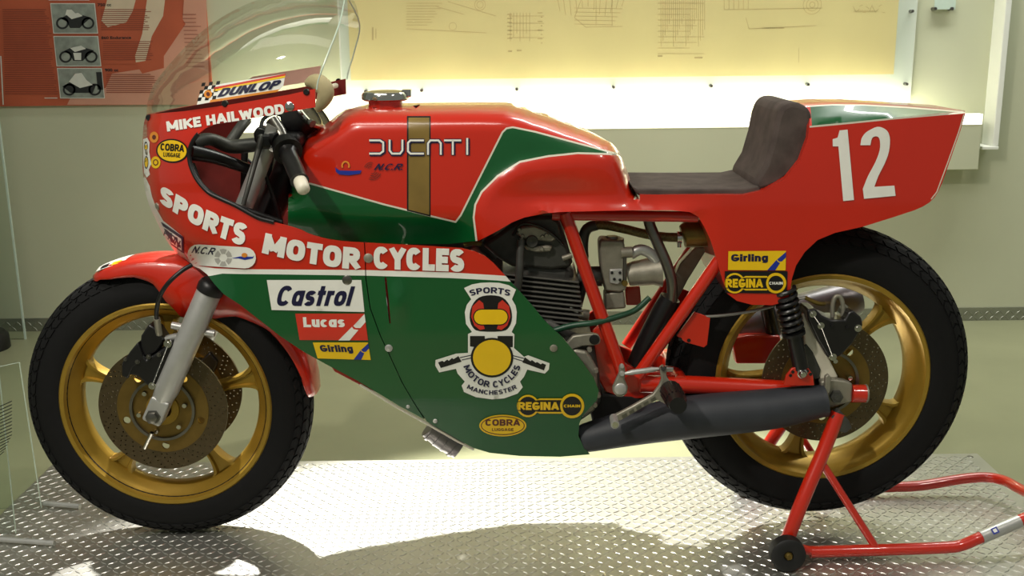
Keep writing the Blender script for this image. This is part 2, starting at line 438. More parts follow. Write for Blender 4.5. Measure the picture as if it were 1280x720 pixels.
# letter: (width, [(points, square cap at start, square cap at end)])
GLY = {
 'S': (.66, [(_S, 0, 0)]), 'P': (.66, [([(0, 0), (0, 1)], 1, 1), (_P, 0, 0)]),
 'O': (.76, [(_arc(.5, .5, .5, .5, 0, 360, 26), 'o', 0)]), 'R': (.70, [([(0, 0), (0, 1)], 1, 1), (_P, 0, 0), ([(.45, .46), (1, 0)], 0, 1)]),
 'T': (.64, [([(0, 1), (1, 1)], 1, 1), ([(.5, 1), (.5, 0)], 0, 1)]), 'M': (.90, [([(0, 0), (0, 1)], 1, 1), ([(.02, 1), (.5, .12)], 0, 0), ([(.5, .12), (.98, 1)], 0, 0), ([(1, 1), (1, 0)], 1, 1)]),
 'C': (.70, [(_arc(.5, .5, .5, .5, 38, 322, 20), 0, 0)]), 'Y': (.70, [([(0, 1), (.5, .46)], 1, 0), ([(1, 1), (.5, .46)], 1, 0), ([(.5, .52), (.5, 0)], 0, 1)]),
 'L': (.56, [([(0, 1), (0, 0)], 1, 1), ([(0, 0), (1, 0)], 0, 1)]), 'E': (.58, [([(0, 0), (0, 1)], 1, 1), ([(0, 1), (1, 1)], 0, 1), ([(0, .5), (.85, .5)], 0, 1), ([(0, 0), (1, 0)], 0, 1)]),
 'H': (.70, [([(0, 0), (0, 1)], 1, 1), ([(1, 0), (1, 1)], 1, 1), ([(0, .5), (1, .5)], 0, 0)]), 'I': (.0, [([(.5, 0), (.5, 1)], 1, 1)]),
 'K': (.70, [([(0, 0), (0, 1)], 1, 1), ([(.0, .42), (1, 1)], 0, 1), ([(.3, .58), (1, 0)], 0, 1)]), 'A': (.76, [([(0, 0), (.45, 1)], 1, 1), ([(1, 0), (.55, 1)], 1, 1), ([(.2, .24), (.8, .24)], 0, 0)]),
 'W': (1.0, [([(0, 1), (.24, 0)], 1, 1), ([(.24, 0), (.5, .95)], 1, 0), ([(.5, .95), (.76, 0)], 0, 1), ([(.76, 0), (1, 1)], 1, 1)]),
 'D': (.70, [([(0, 0), (0, 1)], 1, 1), ([(0, 1), (.35, 1)] + _arc(.45, .5, .55, .5, 90, -90, 12) + [(.35, 0), (0, 0)], 0, 0)]),
 'U': (.70, [([(0, 1), (0, .35)] + _arc(.5, .33, .5, .33, 180, 360, 10) + [(1, .35), (1, 1)], 1, 1)]), 'N': (.70, [([(0, 0), (0, 1)], 1, 1), ([(0.02, 1), (.98, 0)], 0, 0), ([(1, 0), (1, 1)], 1, 1)]),
 'G': (.74, [(_arc(.5, .5, .5, .5, 38, 330, 20), 0, 0), ([(.55, .42), (1, .42)], 1, 0), ([(1, .42), (1, .1)], 1, 0)]),
 'B': (.68, [([(0, 0), (0, 1)], 1, 1), ([(0, 1), (.45, 1)] + _arc(.48, .76, .46, .24, 90, -90, 8) + [(0, .52)], 0, 0), ([(0, .52), (.45, .52)] + _arc(.5, .26, .5, .26, 90, -90, 8) + [(0, 0)], 0, 0)]),
 '.': (.0, [([(.5, -.02), (.5, .02)], 1, 1)]), ' ': (.28, []),
 'a': (.58, [(_lo(_arc(.5, .5, .5, .5, 0, 360, 18)), 'o', 0), (_lo([(1, 0), (1, 1)]), 1, 1)]), 's': (.52, [(_lo(_S), 0, 0)]),
 't': (.40, [([(.4, 1), (.4, 0)], 1, 1), ([(0, XH), (1, XH)], 1, 1)]), 'r': (.36, [(_lo([(0, 0), (0, 1)]), 1, 1), (_lo([(0, .7), (.4, 1), (1, 1)]), 0, 1)]),
 'o': (.60, [(_lo(_arc(.5, .5, .5, .5, 0, 360, 18)), 'o', 0)]), 'l': (.0, [([(.5, 0), (.5, 1)], 1, 1)]),
 'u': (.56, [(_lo([(0, 1), (0, .4)] + _arc(.5, .36, .5, .36, 180, 360, 8)), 1, 0), (_lo([(1, 0), (1, 1)]), 1, 1)]), 'c': (.54, [(_lo(_arc(.5, .5, .5, .5, 42, 318, 14)), 0, 0)]),
 'i': (.0, [([(.5, 0), (.5, .6)], 1, 1), ([(.5, .98), (.5, 1)], 1, 1)]), 'n': (.56, [(_lo([(0, 0), (0, 1)]), 1, 1), (_lo([(0, .6)] + _arc(.5, .62, .5, .38, 170, 0, 8) + [(1, 0)]), 0, 1)]),
 'g': (.58, [(_lo(_arc(.5, .5, .5, .5, 0, 360, 18)), 'o', 0), ([(1, XH), (1, -.05)] + _arc(.5, -.05, .5, .22, 0, -150, 8), 1, 0)]),
}
def L_text(s, warp, mi, bold=0.02, shear=0.0, n=10, lvl=2, spacing=1.0):
    """lettering drawn with thick strokes, one polygon per stroke"""
    t = 0.15 + bold * 2.0; x = 0.0; polys = []
    for ch in s:
        wd, st = GLY[ch]; wd = max(wd + (t - .2) * .4, t)
        if ch == ' ': x += .36; continue
        lo_c = 0 if ch != 'g' else -1
        for pts, c0, c1 in st:
            q = [np.array((x + t / 2 + u * (wd - t), t / 2 + v * (1 - t))) for u, v in pts]
            if c0 == 'o':
                cc = (np.min(q, 0) + np.max(q, 0)) / 2; hh = (np.max(q, 0) - np.min(q, 0)) / 2
                big = [cc + (p - cc) * (hh + t / 2) / hh for p in q[:-1]]; sml = [cc + (p - cc) * (hh - t / 2) / hh for p in q[:-1]]
                polys.append(([(a_ + shear * b_, b_) for a_, b_ in big], [(a_ + shear * b_, b_) for a_, b_ in sml])); continue
            if c0: d = q[0] - q[1]; q[0] = q[0] + d / np.linalg.norm(d) * t / 2
            if c1: d = q[-1] - q[-2]; q[-1] = q[-1] + d / np.linalg.norm(d) * t / 2
            rb = [(px_, min(max(py_2, lo_c), 1.0)) for px_, py_2 in ribbon(q, t)]
            polys.append(([(px_ + shear * py_2, py_2) for px_, py_2 in rb], None))
        x += wd + (.11 - (t - .15) * .45) * spacing
    A = np.array([p for q, h_ in polys for p in q]); lo, hi = A.min(0), A.max(0)
    V, Fc, lv, lv_n = [], [], [], []
    def wp(q): return [tuple(warp((p[0] - lo[0]) / (hi[0] - lo[0]), (p[1] - lo[1]) / (hi[1] - lo[1]))) for p in resample(q, .35)]
    for q, hole in polys:
        b_ = len(V); v2, f2, _ = fill2d(wp(q), 5, [wp(hole)] if hole else [])
        V += [tuple(p) for p in v2]; Fc += [tuple(int(i) + b_ for i in f) for f in f2]; lv += [lvl + 0.16 * (len(lv_n) % 5)] * len(v2); lv_n.append(0)
    return np.array(V), np.array(Fc), mi, np.array(lv)
def L_poly(poly, mi, lvl=1, step=7, holes=()):
    V, Fc, _ = fill2d(poly, step, holes); return V, Fc, mi, lvl
def ell(cx, cy, rx, ry, rot=0, n=36):
    c, s = math.cos(math.radians(rot)), math.sin(math.radians(rot)); out = []
    for k in range(n):
        a = 2 * math.pi * k / n; x, y = rx * math.cos(a), ry * math.sin(a)
        out.append((cx + x * c - y * s, cy + x * s + y * c))
    return out
def stadium(cx, cy, hw, hh, rot=0, n=8):
    c, s = math.cos(math.radians(rot)), math.sin(math.radians(rot)); out = []
    for sx, a0 in ((1, -90), (-1, 90)):
        for k in range(n + 1):
            a = math.radians(a0 + 180 * k / n); x = sx * (hw - hh) + hh * math.cos(a); y = hh * math.sin(a)
            out.append((cx + x * c - y * s, cy + x * s + y * c))
    return out
def ribbon(pts, wd):
    P = [np.array(p, float) for p in pts]; L, R = [], []
    P = [p for i, p in enumerate(P) if i == 0 or np.linalg.norm(p - P[i - 1]) > 1e-6]
    for i, p in enumerate(P):
        d = np.zeros(2)
        if i: a = P[i] - P[i - 1]; d += a / np.linalg.norm(a)
        if i < len(P) - 1: a = P[i + 1] - P[i]; d += a / np.linalg.norm(a)
        d /= max(np.linalg.norm(d), 1e-6); nrm = np.array([-d[1], d[0]])
        k = 1.0
        if 0 < i < len(P) - 1:
            a = P[i] - P[i - 1]; a /= np.linalg.norm(a); k = 1 / max(0.5, abs(a @ d))
        L.append(tuple(p + nrm * wd / 2 * k)); R.append(tuple(p - nrm * wd / 2 * k))
    return L + R[::-1]
def decal(name, layers, depth, mats, parent, label=None, base=0.0014, gap=0.0005, mirror=False):
    V, Fc, mi = [], [], []
    for v, f, m, lvl in layers:
        P3 = at_arr(v, depth(v)); dr = CAM[None] - P3; dr /= np.linalg.norm(dr, axis=1)[:, None]
        P3 = P3 + dr * (base + gap * (lvl[:, None] if hasattr(lvl, '__len__') else lvl))
        A = P3[f]; nr = np.cross(A[:, 1] - A[:, 0], A[:, 2] - A[:, 0]); fl = (nr * (CAM[None] - A[:, 0])).sum(1) < 0
        f = f.copy(); f[fl] = f[fl][:, ::-1]
        b = len(V); V += [tuple(p) for p in P3]; Fc += [tuple(int(i) + b for i in q) for q in f]; mi += [m] * len(f)
    o = mesh_obj(name, V, Fc, mats, parent, midx=mi, sharp=60)
    if label: o['label'] = label
    return o

# ================================================================== the setting
WY, FZ, PZ = 1.87, -0.03, 0.010
struct(box('floor', (-6, -5, FZ - 0.1), (6, WY + 0.1, FZ), 'floor'))
struct(box('wall_back', (-6, WY, FZ), (6, WY + 0.12, 3.4), 'wall'))
skz = at(700, 390.5, WY - 0.006).z
sk = struct(box('baseboard_back', (-6, WY - 0.008, FZ), (6, WY, skz), 'skirt'))
def lozenge(cx, cy, L, W, ang, h, frame):
    """raised tread bar: 4 base corners pulled to a ridge; frame maps (u, v, height) to world"""
    c, s = math.cos(ang), math.sin(ang); V = []
    for u, v, z in ((-L, 0, 0), (0, -W, 0), (L, 0, 0), (0, W, 0), (-L * .62, 0, h), (0, -W * .45, h), (L * .62, 0, h), (0, W * .45, h)):
        V.append(frame(cx + u * c - v * s, cy + u * s + v * c, z))
    return V, [(4, 5, 6, 7), (0, 1, 5, 4), (1, 2, 6, 5), (2, 3, 7, 6), (3, 0, 4, 7)]
g = []
a = 0.021
for i in range(int(5.6 / a)):
    for j in range(3):
        z = FZ + 0.011 + j * a
        if z < skz - 0.008:
            g.append(lozenge(-2.8 + i * a, z, 0.012, 0.0035, (1 if (i + j) % 2 else -1) * math.pi / 4, 0.0018, lambda u, v, h: (u, WY - 0.008 - h, v)))
V, Fc = join_geo(g)
o = mesh_obj('tread_relief', V, Fc, 'skirt', sk, smooth=False); o['kind'] = 'stuff'

# display platform of aluminium tread plate
plat = thing('display_platform', 'low aluminium diamond tread plate platform under the motorcycle', 'platform', (0, 0, FZ))
def setrel(o, parent):
    o.parent = parent; o.matrix_parent_inverse = Matrix.Translation(-Vector(parent.location)); return o
setrel(box('deck_plate', (-1.244, -0.62, FZ), (1.250, 0.400, PZ), 'plate'), plat)
g = []; a = 0.0205
for i in range(int(2.48 / a)):
    for j in range(int(1.005 / a)):
        g.append(lozenge(-1.232 + i * a, -0.61 + j * a, 0.0112, 0.0027, (1 if (i + j) % 2 else -1) * math.radians(38), 0.0014, lambda u, v, h: (u, v, h + PZ)))
V, Fc = join_geo(g)
o = setrel(mesh_obj('tread_relief', V, Fc, 'plate_tread', smooth=False), plat); o['kind'] = 'stuff'
p = on_floor(1213, 571, PZ)
setrel(lathe('bolt', [(0, .0015), (.006, .0015), (.008, 0)], (p.x, p.y, PZ), 'steel', None, (0, 0, 1), 12), plat)

# light ledge along the wall under the drawing
ly = WY - 0.13
l_r = at(1228, 152, ly); l_b = at(1222, 212, ly)
ledge = thing('light_ledge', 'long white wall ledge with a light strip under the yellow drawing', 'ledge', ((-0.9 + l_r.x) / 2, WY, l_b.z))
lz = at(740, 148, ly).z; lz0 = at(740, 161, ly).z; lx = at(288, 160, ly).x
setrel(box('ledge_body', (lx, ly, l_b.z), (l_r.x, WY - 0.001, lz0), 'wall', bev=0.002), ledge)
setrel(box('light_diffuser', (lx, ly - 0.002, lz0), (l_r.x, ly + 0.03, lz), 'led_soft', bev=0.002), ledge)
setrel(box('light_strip', (lx, WY - 0.085, lz0), (l_r.x - 0.25, WY - 0.06, lz0 + 0.02), 'led'), ledge)
# white backing board with the drawing
by = WY - 0.03
b_l, b_r = at(424, 60, by).x, at(1143, 60, by).x
b_b = at(800, 131, by).z
board = thing('drawing_board', 'white board carrying a large yellowed engineering drawing behind clear acrylic', 'board', ((b_l + b_r) / 2, WY, b_b))
setrel(box('backing_board', (b_l, by, b_b), (b_r, WY - 0.002, b_b + 1.1), 'paint_white', bev=0.002), board)
p0, p1 = at(437, 60, by), at(1119, 60, by); pz = at(1000, 94, by).z
setrel(box('drawing_sheet', (p0.x, by - 0.003, pz), (p1.x, by, b_b + 1.06), 'paper'), board)
# faint technical drawing: thin printed lines
g = []
def pl(x0, z0, x1, z1, wd=0.0018):
    d = Vector((x1 - x0, 0, z1 - z0)); L = d.length
    if L < 1e-5: return
    nrm = Vector((-d.z, 0, d.x)) / L * wd / 2; yy = by - 0.0036
    A, B = Vector((x0, yy, z0)), Vector((x1, yy, z1))
    g.append(([A + nrm, A - nrm, B - nrm, B + nrm], [(0, 1, 2, 3)]))
def pxl(x0, y0, x1, y1, wd=0.0018):
    A, B = at(x0, y0, by), at(x1, y1, by); pl(A.x, A.z, B.x, B.z, wd)
def pcirc(x, y, r, wd=0.0015):
    c = at(x, y, by)
    for k in range(20):
        a0, a1 = 2 * math.pi * k / 20, 2 * math.pi * (k + 1) / 20
        pl(c.x + r * math.cos(a0), c.z + r * math.sin(a0), c.x + r * math.cos(a1), c.z + r * math.sin(a1), wd)
for k in range(9): pxl(508, 4 + k * 3.4, 508 + 46 - k * 2 + random.uniform(-4, 4), 4 + k * 3.4)
pxl(508, 36, 608, 41); pxl(545, 8, 580, 18); pxl(560, 2, 620, 20); pcirc(566, 33, .014); pcirc(600, 6, .02); pcirc(600, 6, .012)
for k in range(7): pxl(638 + k * 4, 16, 638 + k * 4, 52 - (k % 3) * 5); pxl(634, 18 + k * 5, 640, 18 + k * 5, .003)
for k in range(8): pxl(672 + k % 2 * 4, 16 + k * 5.4, 678, 16 + k * 5.4, .003)
for k in range(4): pxl(636, 20 + k * 9, 680, 20 + k * 9)
pxl(635, 64, 640, 64, .006); pxl(646, 63, 652, 63, .006); pxl(466, 34, 466, 50, .006); pxl(470, 36, 470, 48, .003)
for k in range(12): pxl(695 + k * 8, -10, 700 + k * 7, 14 + 6 * math.sin(k))
for k in range(5): pxl(718, 10 + k * 5, 778 - k * 3, 10 + k * 5 + 1)
pxl(730, -10, 718, 22); pxl(718, 22, 732, 34); pxl(732, 34, 778, 33); pxl(745, -10, 745, 32); pxl(765, -10, 765, 32)
for k in range(22): pxl(826 + k * 2.6, 0, 826 + k * 2.6, 58 - (k % 6) * 7)
for k in range(10): pxl(822, 4 + k * 7, 880 - (k % 3) * 9, 4 + k * 7)
pxl(822, 70, 828, 70, .006); pxl(868, 72, 878, 72, .006)
pxl(905, 12, 1028, 10); pxl(932, 22, 936, 36); pxl(936, 36, 1020, 32); pxl(952, 35, 980, 35, .004)
for k in range(3): pcirc(1015, 6, .01 + .012 * k)
for k in range(6): pxl(905 + k * 6, -6, 905 + k * 6, 12)
for k in range(10): pxl(1066 + k * 4, 8 + 7 * (k % 2), 1070 + k * 4, 16 - 5 * (k % 3)); pxl(1066 + k * 3, 15, 1070 + k * 3, 13)
pxl(998, 60, 998, 78)
V, Fc = join_geo(g)
o = setrel(mesh_obj('drawing_lines', V, Fc, 'paper_line', smooth=False), board); o['kind'] = 'stuff'
setrel(box('acrylic_cover', (b_l + 0.01, by - 0.022, at(800, 118, by).z), (b_r - 0.01, by - 0.018, b_b + 1.08), 'acrylic'), board)
bolt_src = None
for (x, y) in ((457, 114), (527, 113), (646, 111.5), (767, 109), (889, 107.5), (1010, 105.5), (1133, 105), (1140, 14)):
    c = at(x, y, by - 0.02)
    if bolt_src is None:
        V, Fc = lathe_geo([(0, -.010), (.005, -.010), (.0058, -.007), (.0058, .02)], (0, 0, 0), seg=14)
        bolt_src = mesh_obj('standoff_bolt', V, Fc, 'steel')
        ob = bolt_src
    else:
        ob = bolt_src.copy(); COL.objects.link(ob)
    ob.location = c; setrel(ob, board)
# small clear label plate
lb0, lb1 = at(1165, 12, WY), at(1193, -10, WY)
lp = thing('label_plate', 'small clear plate bolted to the wall beside the drawing board', 'plate', ((lb0.x + lb1.x) / 2, WY, lb0.z))
setrel(box('plate', (lb0.x, WY - 0.022, lb0.z), (lb1.x, WY - 0.018, lb1.z), 'acrylic_edge'), lp)
for x in (1168, 1189):
    c = at(x, 11, WY - 0.02); setrel(lathe('standoff_bolt', [(0, -.012), (.006, -.012), (.0065, -.008), (.0065, .022)], c, 'steel', seg=14), lp)
# vertical white fin on the wall
f0, f1 = at(1234, 183, WY - 0.1), at(1248, 183, WY - 0.1)
fin = thing('wall_fin', 'vertical white painted light fin on the wall beyond the ledge', 'trim', ((f0.x + f1.x) / 2, WY, f0.z))
setrel(box('fin_body', (f0.x + 0.02, WY - 0.10, f0.z), (f1.x, WY, 3.0), 'paint_white', bev=0.003), fin)
setrel(box('fin_foot', (f0.x - 0.02, WY - 0.105, f0.z - 0.012), (f1.x, WY, f0.z), 'paint_white', bev=0.002), fin)

# red information poster
py_ = WY - 0.012
pr, pb = at(261, 60, py_).x, at(130, 131.5, py_).z
poster = thing('wall_poster', 'red information poster with three racing photos and text columns', 'poster', (pr - 0.5, WY, pb))
setrel(box('poster_sheet', (pr - 1.25, py_, pb), (pr, WY, pb + 0.75), 'poster'), poster)
def flat(name, pts, m, off, parent):
    q = [at(x, y, py_) for x, y in pts]
    V = [(p.x, py_ - off, p.z) for p in q]
    if sum(V[i][0] * V[(i + 1) % len(V)][2] - V[(i + 1) % len(V)][0] * V[i][2] for i in range(len(V))) < 0: V.reverse()
    return setrel(mesh_obj(name, V, [tuple(range(len(V)))], m, smooth=False), parent)
flat('pale_area', [(84, 131), (262, 131), (257, -30), (232, -30), (228, 30), (205, 70), (185, 85), (140, 92), (132, 110), (90, 118)], 'poster_pale', .0008, poster)
flat('red_shape', [(122, 40), (122, -30), (228, -30), (226, 20), (232, 30), (205, 70), (205, 85), (178, 92), (170, 80), (130, 80)], 'poster', .0012, poster)
flat('light_shape', [(127, 26), (134, 0), (140, -30), (178, -30), (166, 14), (158, 28), (135, 34)], 'poster_light', .0016, poster)
flat('light_shape', [(169, 70), (178, 42), (188, -30), (210, -30), (204, 20), (190, 45), (182, 76), (170, 78)], 'poster_light', .0016, poster)
flat('white_rule', [(61, -1), (112, -1), (112, 0.5), (61, 0.5)], 'photo_white', .0016, poster)
flat('white_rule', [(0.5, 70), (2, 70), (5, 131), (3.5, 131)], 'photo_white', .0016, poster)
g = []
def tl(x0, y0, x1, y1, h):
    q = [at(x, y, py_) for x, y in ((x0, y0 + h / 2), (x1, y1 + h / 2), (x1, y1 - h / 2), (x0, y0 - h / 2))]
    g.append(([(p.x, py_ - .002, p.z) for p in q], [(0, 1, 2, 3)]))
for k in range(40):
    y = 12 + 2.7 * k
    if y < 120: tl(3 + y * .03, y, 58 + y * .12 + random.uniform(-4, 2), y, 1.0)
for y0, y1, x0 in ((12, 38, 126), (52, 76, 129), (93, 118, 133)):
    y = y0
    while y < y1: tl(x0, y, x0 + 60 + random.uniform(-5, 3), y, 0.9); y += 2.5
for k in range(14): tl(228 + k * .4, 18 + k * 5, 250 + k * .4 + random.uniform(-6, 2), 18 + k * 5, 0.8)
V, Fc = join_geo(g); o = setrel(mesh_obj('text_lines', V, Fc, 'poster_text', smooth=False), poster); o['kind'] = 'stuff'
flat('white_rule', [(56, 122), (72, 122), (72, 123), (56, 123)], 'photo_white', .0022, poster)
def wall_text(s, x0, y0, x1, y1, m):
    bm = text_geo(s, 0.03); q0, q1 = at(x0, y1, py_), at(x1, y0, py_)
    V = [(q0.x + v.co.x * (q1.x - q0.x), py_ - .0025, q0.z + v.co.y * (q1.z - q0.z)) for v in bm.verts]
    bm.verts.index_update(); Fc = [tuple(v.index for v in f.verts) for f in bm.faces]; bm.free()
    return setrel(mesh_obj('heading_text', V, Fc, m, smooth=False), poster)
wall_text('750 cc', 122.5, 4, 139, 8, 'photo_black')
wall_text('860 Endurance', 127, 45, 164, 49, 'photo_black')
wall_text('900 cc', 131.5, 85.5, 148, 89.5, 'photo_black')
def photo(x0, y0, style):
    o = flat('photo', [(x0, y0), (x0 + 54, y0), (x0 + 58, y0 + 36), (x0 + 4, y0 + 36)], 'photo_grey', .0030, poster)
    flat('photo_border', [(x0 - 1, y0 - 1), (x0 + 55, y0 - 1), (x0 + 59, y0 + 37), (x0 + 3, y0 + 37)], 'photo_white', .0026, poster)
    def sub(pts, m, off):
        q = flat('printed_figure', pts, m, off, poster); q.parent = o; q.matrix_parent_inverse = Matrix.Identity(4)
    for cx in (14, 46):
        V, Fc, _ = fill2d(ell(x0 + cx, y0 + 24 + style, 8, 7.5), 20, [ell(x0 + cx, y0 + 24 + style, 5.5, 5.2)])
        q = at_arr(V, py_ - .0036)
        mesh_obj('printed_wheel', q, [tuple(int(i) for i in f) for f in Fc], 'photo_black', o, smooth=False)
    if style < 2:
        sub([(x0 + 12, y0 + 18), (x0 + 22, y0 + 13), (x0 + 40, y0 + 14), (x0 + 50, y0 + 17), (x0 + 42, y0 + 24), (x0 + 36, y0 + 30), (x0 + 24, y0 + 30), (x0 + 20, y0 + 22)], 'photo_black', .0036)
        sub([(x0 + 20, y0 + 14), (x0 + 34, y0 + 11), (x0 + 40, y0 + 15), (x0 + 26, y0 + 19)], 'photo_white', .0040)
        if style == 0: sub([(x0 + 18, y0 + 14), (x0 + 20, y0 + 7), (x0 + 26, y0 + 7), (x0 + 32, y0 + 13)], 'photo_white', .0042)
        else: sub([(x0 + 24, y0 + 20), (x0 + 34, y0 + 20), (x0 + 34, y0 + 29), (x0 + 26, y0 + 29)], 'photo_white', .0042)
    else:
        sub([(x0 + 6, y0 + 22), (x0 + 20, y0 + 14), (x0 + 48, y0 + 20), (x0 + 44, y0 + 30), (x0 + 16, y0 + 30)], 'photo_black', .0036)
        sub([(x0 + 14, y0 + 16), (x0 + 22, y0 + 6), (x0 + 30, y0 + 5), (x0 + 36, y0 + 14), (x0 + 44, y0 + 20), (x0 + 28, y0 + 24)], 'photo_white', .0040)
        sub([(x0 + 48, y0 + 4), (x0 + 55, y0 + 4), (x0 + 57, y0 + 26), (x0 + 50, y0 + 26)], 'photo_black', .0036)
photo(64, 5, 0); photo(68, 46, 1); photo(72.5, 86, 2)

# glass sheet standing by the wall
ge = at(17, 300, WY - 0.12)
gp = thing('glass_panel', 'tall clear glass sheet standing on the floor before the wall', 'glass panel', (ge.x - 0.5, ge.y, FZ))
setrel(box('pane', (ge.x - 1.0, ge.y - 0.004, FZ), (ge.x - 0.004, ge.y + 0.004, 2.2), 'acrylic'), gp)
setrel(box('polished_edge', (ge.x - 0.004, ge.y - 0.004, FZ), (ge.x + 0.002, ge.y + 0.004, 2.2), 'acrylic_edge'), gp)
# barrier post with round base
bc = on_floor(-22, 436, FZ)
bp_ = thing('barrier_post', 'black barrier post on a round base beside the glass sheet', 'post', (bc.x, bc.y, FZ))
setrel(lathe('round_base', [(0, .075), (.02, .075), (.085, .065), (.098, .05), (.1, 0), (0, 0)], bc, 'black', None, (0, 0, 1), 40), bp_)
setrel(lathe('post', [(.018, .07), (.018, .95), (.024, .955), (.024, .98), (0, .985)], bc, 'satin', None, (0, 0, 1), 24), bp_)

# clear acrylic caption stand on the platform
ay = -0.02
A0 = at(19, 600, -0.05); B0 = at(53, 640, 0.03)
cs = thing('caption_stand', 'clear acrylic caption stand with steel rods beside the front tyre', 'stand', (A0.x - 0.08, -0.02, PZ))
pa = on_floor(20, 668, PZ); pbk = on_floor(52, 636, PZ)
ztop = at(16, 466, pa.y).z
def pane(name, xr, y, zt, lean):
    V = [(xr - 0.30, y - .003, PZ + 0.002), (xr, y - .003, PZ + 0.002), (xr, y + .003, PZ + 0.002), (xr - 0.30, y + .003, PZ + 0.002)]
    V += [(x, yy + lean, zt + (0.02 if x == xr else -0.04)) for x, yy, _ in V]
    Fc = [(3, 2, 1, 0), (4, 5, 6, 7), (0, 1, 5, 4), (1, 2, 6, 5), (2, 3, 7, 6), (3, 0, 4, 7)]
    return setrel(mesh_obj(name, V, Fc, ['acrylic', 'acrylic_edge'], smooth=False, midx=[0, 1, 0, 1, 0, 0]), cs)
pane('front_pane', pa.x, pa.y, ztop, 0.02)
pane('back_pane', pbk.x, pbk.y, ztop * 0.92, -0.02)
for (q0, q1) in (((-30, 672), (68, 679)), ((55, 629), (100, 633))):
    s0, s1 = on_floor(*q0, PZ + 0.0085), on_floor(*q1, PZ + 0.0085)
    setrel(tube('steel_rod', [s0, s1], 0.0065, 'alloy', seg=12), cs)
g = []
for k in range(16):
    x0, y0 = -6 + random.uniform(-2, 0), 512 + k * 4.2
    q = [at(x0, y0, pa.y + .005), at(15 - max(0, k - 10) * 2, y0 - 10, pa.y + .005)]
    d = Vector((0, 0, .0022)); g.append(([q[0], q[1], q[1] + d, q[0] + d], [(0, 1, 2, 3)]))
V, Fc = join_geo(g); o = setrel(mesh_obj('caption_print', V, Fc, 'photo_black', smooth=False), cs); o['kind'] = 'stuff'

# ================================================================== the motorcycle
bike = thing('racing_motorcycle', 'red and green racing motorcycle with number 12 tail on a rear stand', 'motorcycle', (0, 0, PZ))

# ---------------------------------------------------------------- wheels
def ring_sector(r_in, r_out, a0, a1, n=10):
    o = [(r_out * math.cos(math.radians(a0 + (a1 - a0) * k / n)), r_out * math.sin(math.radians(a0 + (a1 - a0) * k / n))) for k in range(n + 1)]
    i = [(r_in * math.cos(math.radians(a1 + (a0 - a1) * k / n)), r_in * math.sin(math.radians(a1 + (a0 - a1) * k / n))) for k in range(n + 1)]
    return o + i
def flat_plate(name, outline, holes, c, y, th, m, parent, step=0.02, bev=0):
    """plate in the wheel plane: outline and holes in metres around the axle c"""
    V2, Fc, _ = fill2d([(x * 1000, z * 1000) for x, z in outline], step * 1000, [[(x * 1000, z * 1000) for x, z in h] for h in holes])
    V = [(c[0] + p[0] / 1000, y, c[2] + p[1] / 1000) for p in V2]
    f2 = []
    for f in Fc:
        a, b, d = [V2[i] for i in f]
        cr = (b[0] - a[0]) * (d[1] - a[1]) - (d[0] - a[0]) * (b[1] - a[1])
        f2.append(tuple(int(i) for i in (f if cr > 0 else f[::-1])))
    mods = [('SOLIDIFY', dict(thickness=th, offset=-1.0))]
    return mesh_obj(name, V, f2, m, parent, smooth=False, mods=mods)
def circ(cx, cz, r, n=12):
    return [(cx + r * math.cos(2 * math.pi * k / n), cz + r * math.sin(2 * math.pi * k / n)) for k in range(n)]
def spoke_geo(c, ang, r0, r1, th, hw0, hw1):
    """cast spoke: narrow at the hub, flaring into the rim with round fillets, a raised rib on each edge"""
    n = 16; L, V, Fc = [], [], []
    for k in range(n + 1):
        r = r0 + (r1 - r0) * k / n; t = k / n
        h = hw0 + (hw1 - hw0) * t
        fl = max(0, (t - 0.55) / 0.45); h += 0.032 * (1 - math.sqrt(max(0, 1 - fl * fl)))
        fi = max(0, (0.3 - t) / 0.3); h += 0.012 * (1 - math.sqrt(max(0, 1 - fi * fi)))
        L.append((r, h))
    ca, sa = math.cos(ang), math.sin(ang)
    def W(r, h, y): return (c[0] + r * ca - h * sa, c[1] + y, c[2] + r * sa + h * ca)
    cols = [(-1, -th * .55), (-.93, -th), (-.60, -th), (-.45, -th * .55), (.45, -th * .55), (.60, -th), (.93, -th), (1, -th * .55), (1, th * .55), (.93, th), (.60, th), (.45, th * .55), (-.45, th * .55), (-.60, th), (-.93, th), (-1, th * .55)]
    m = len(cols)
    for r, h in L:
        for s, y in cols: V.append(W(r, h * s, y))
    for i in range(n):
        for k in range(m):
            Fc.append((i * m + k, i * m + (k + 1) % m, (i + 1) * m + (k + 1) % m, (i + 1) * m + k))
    return V, Fc
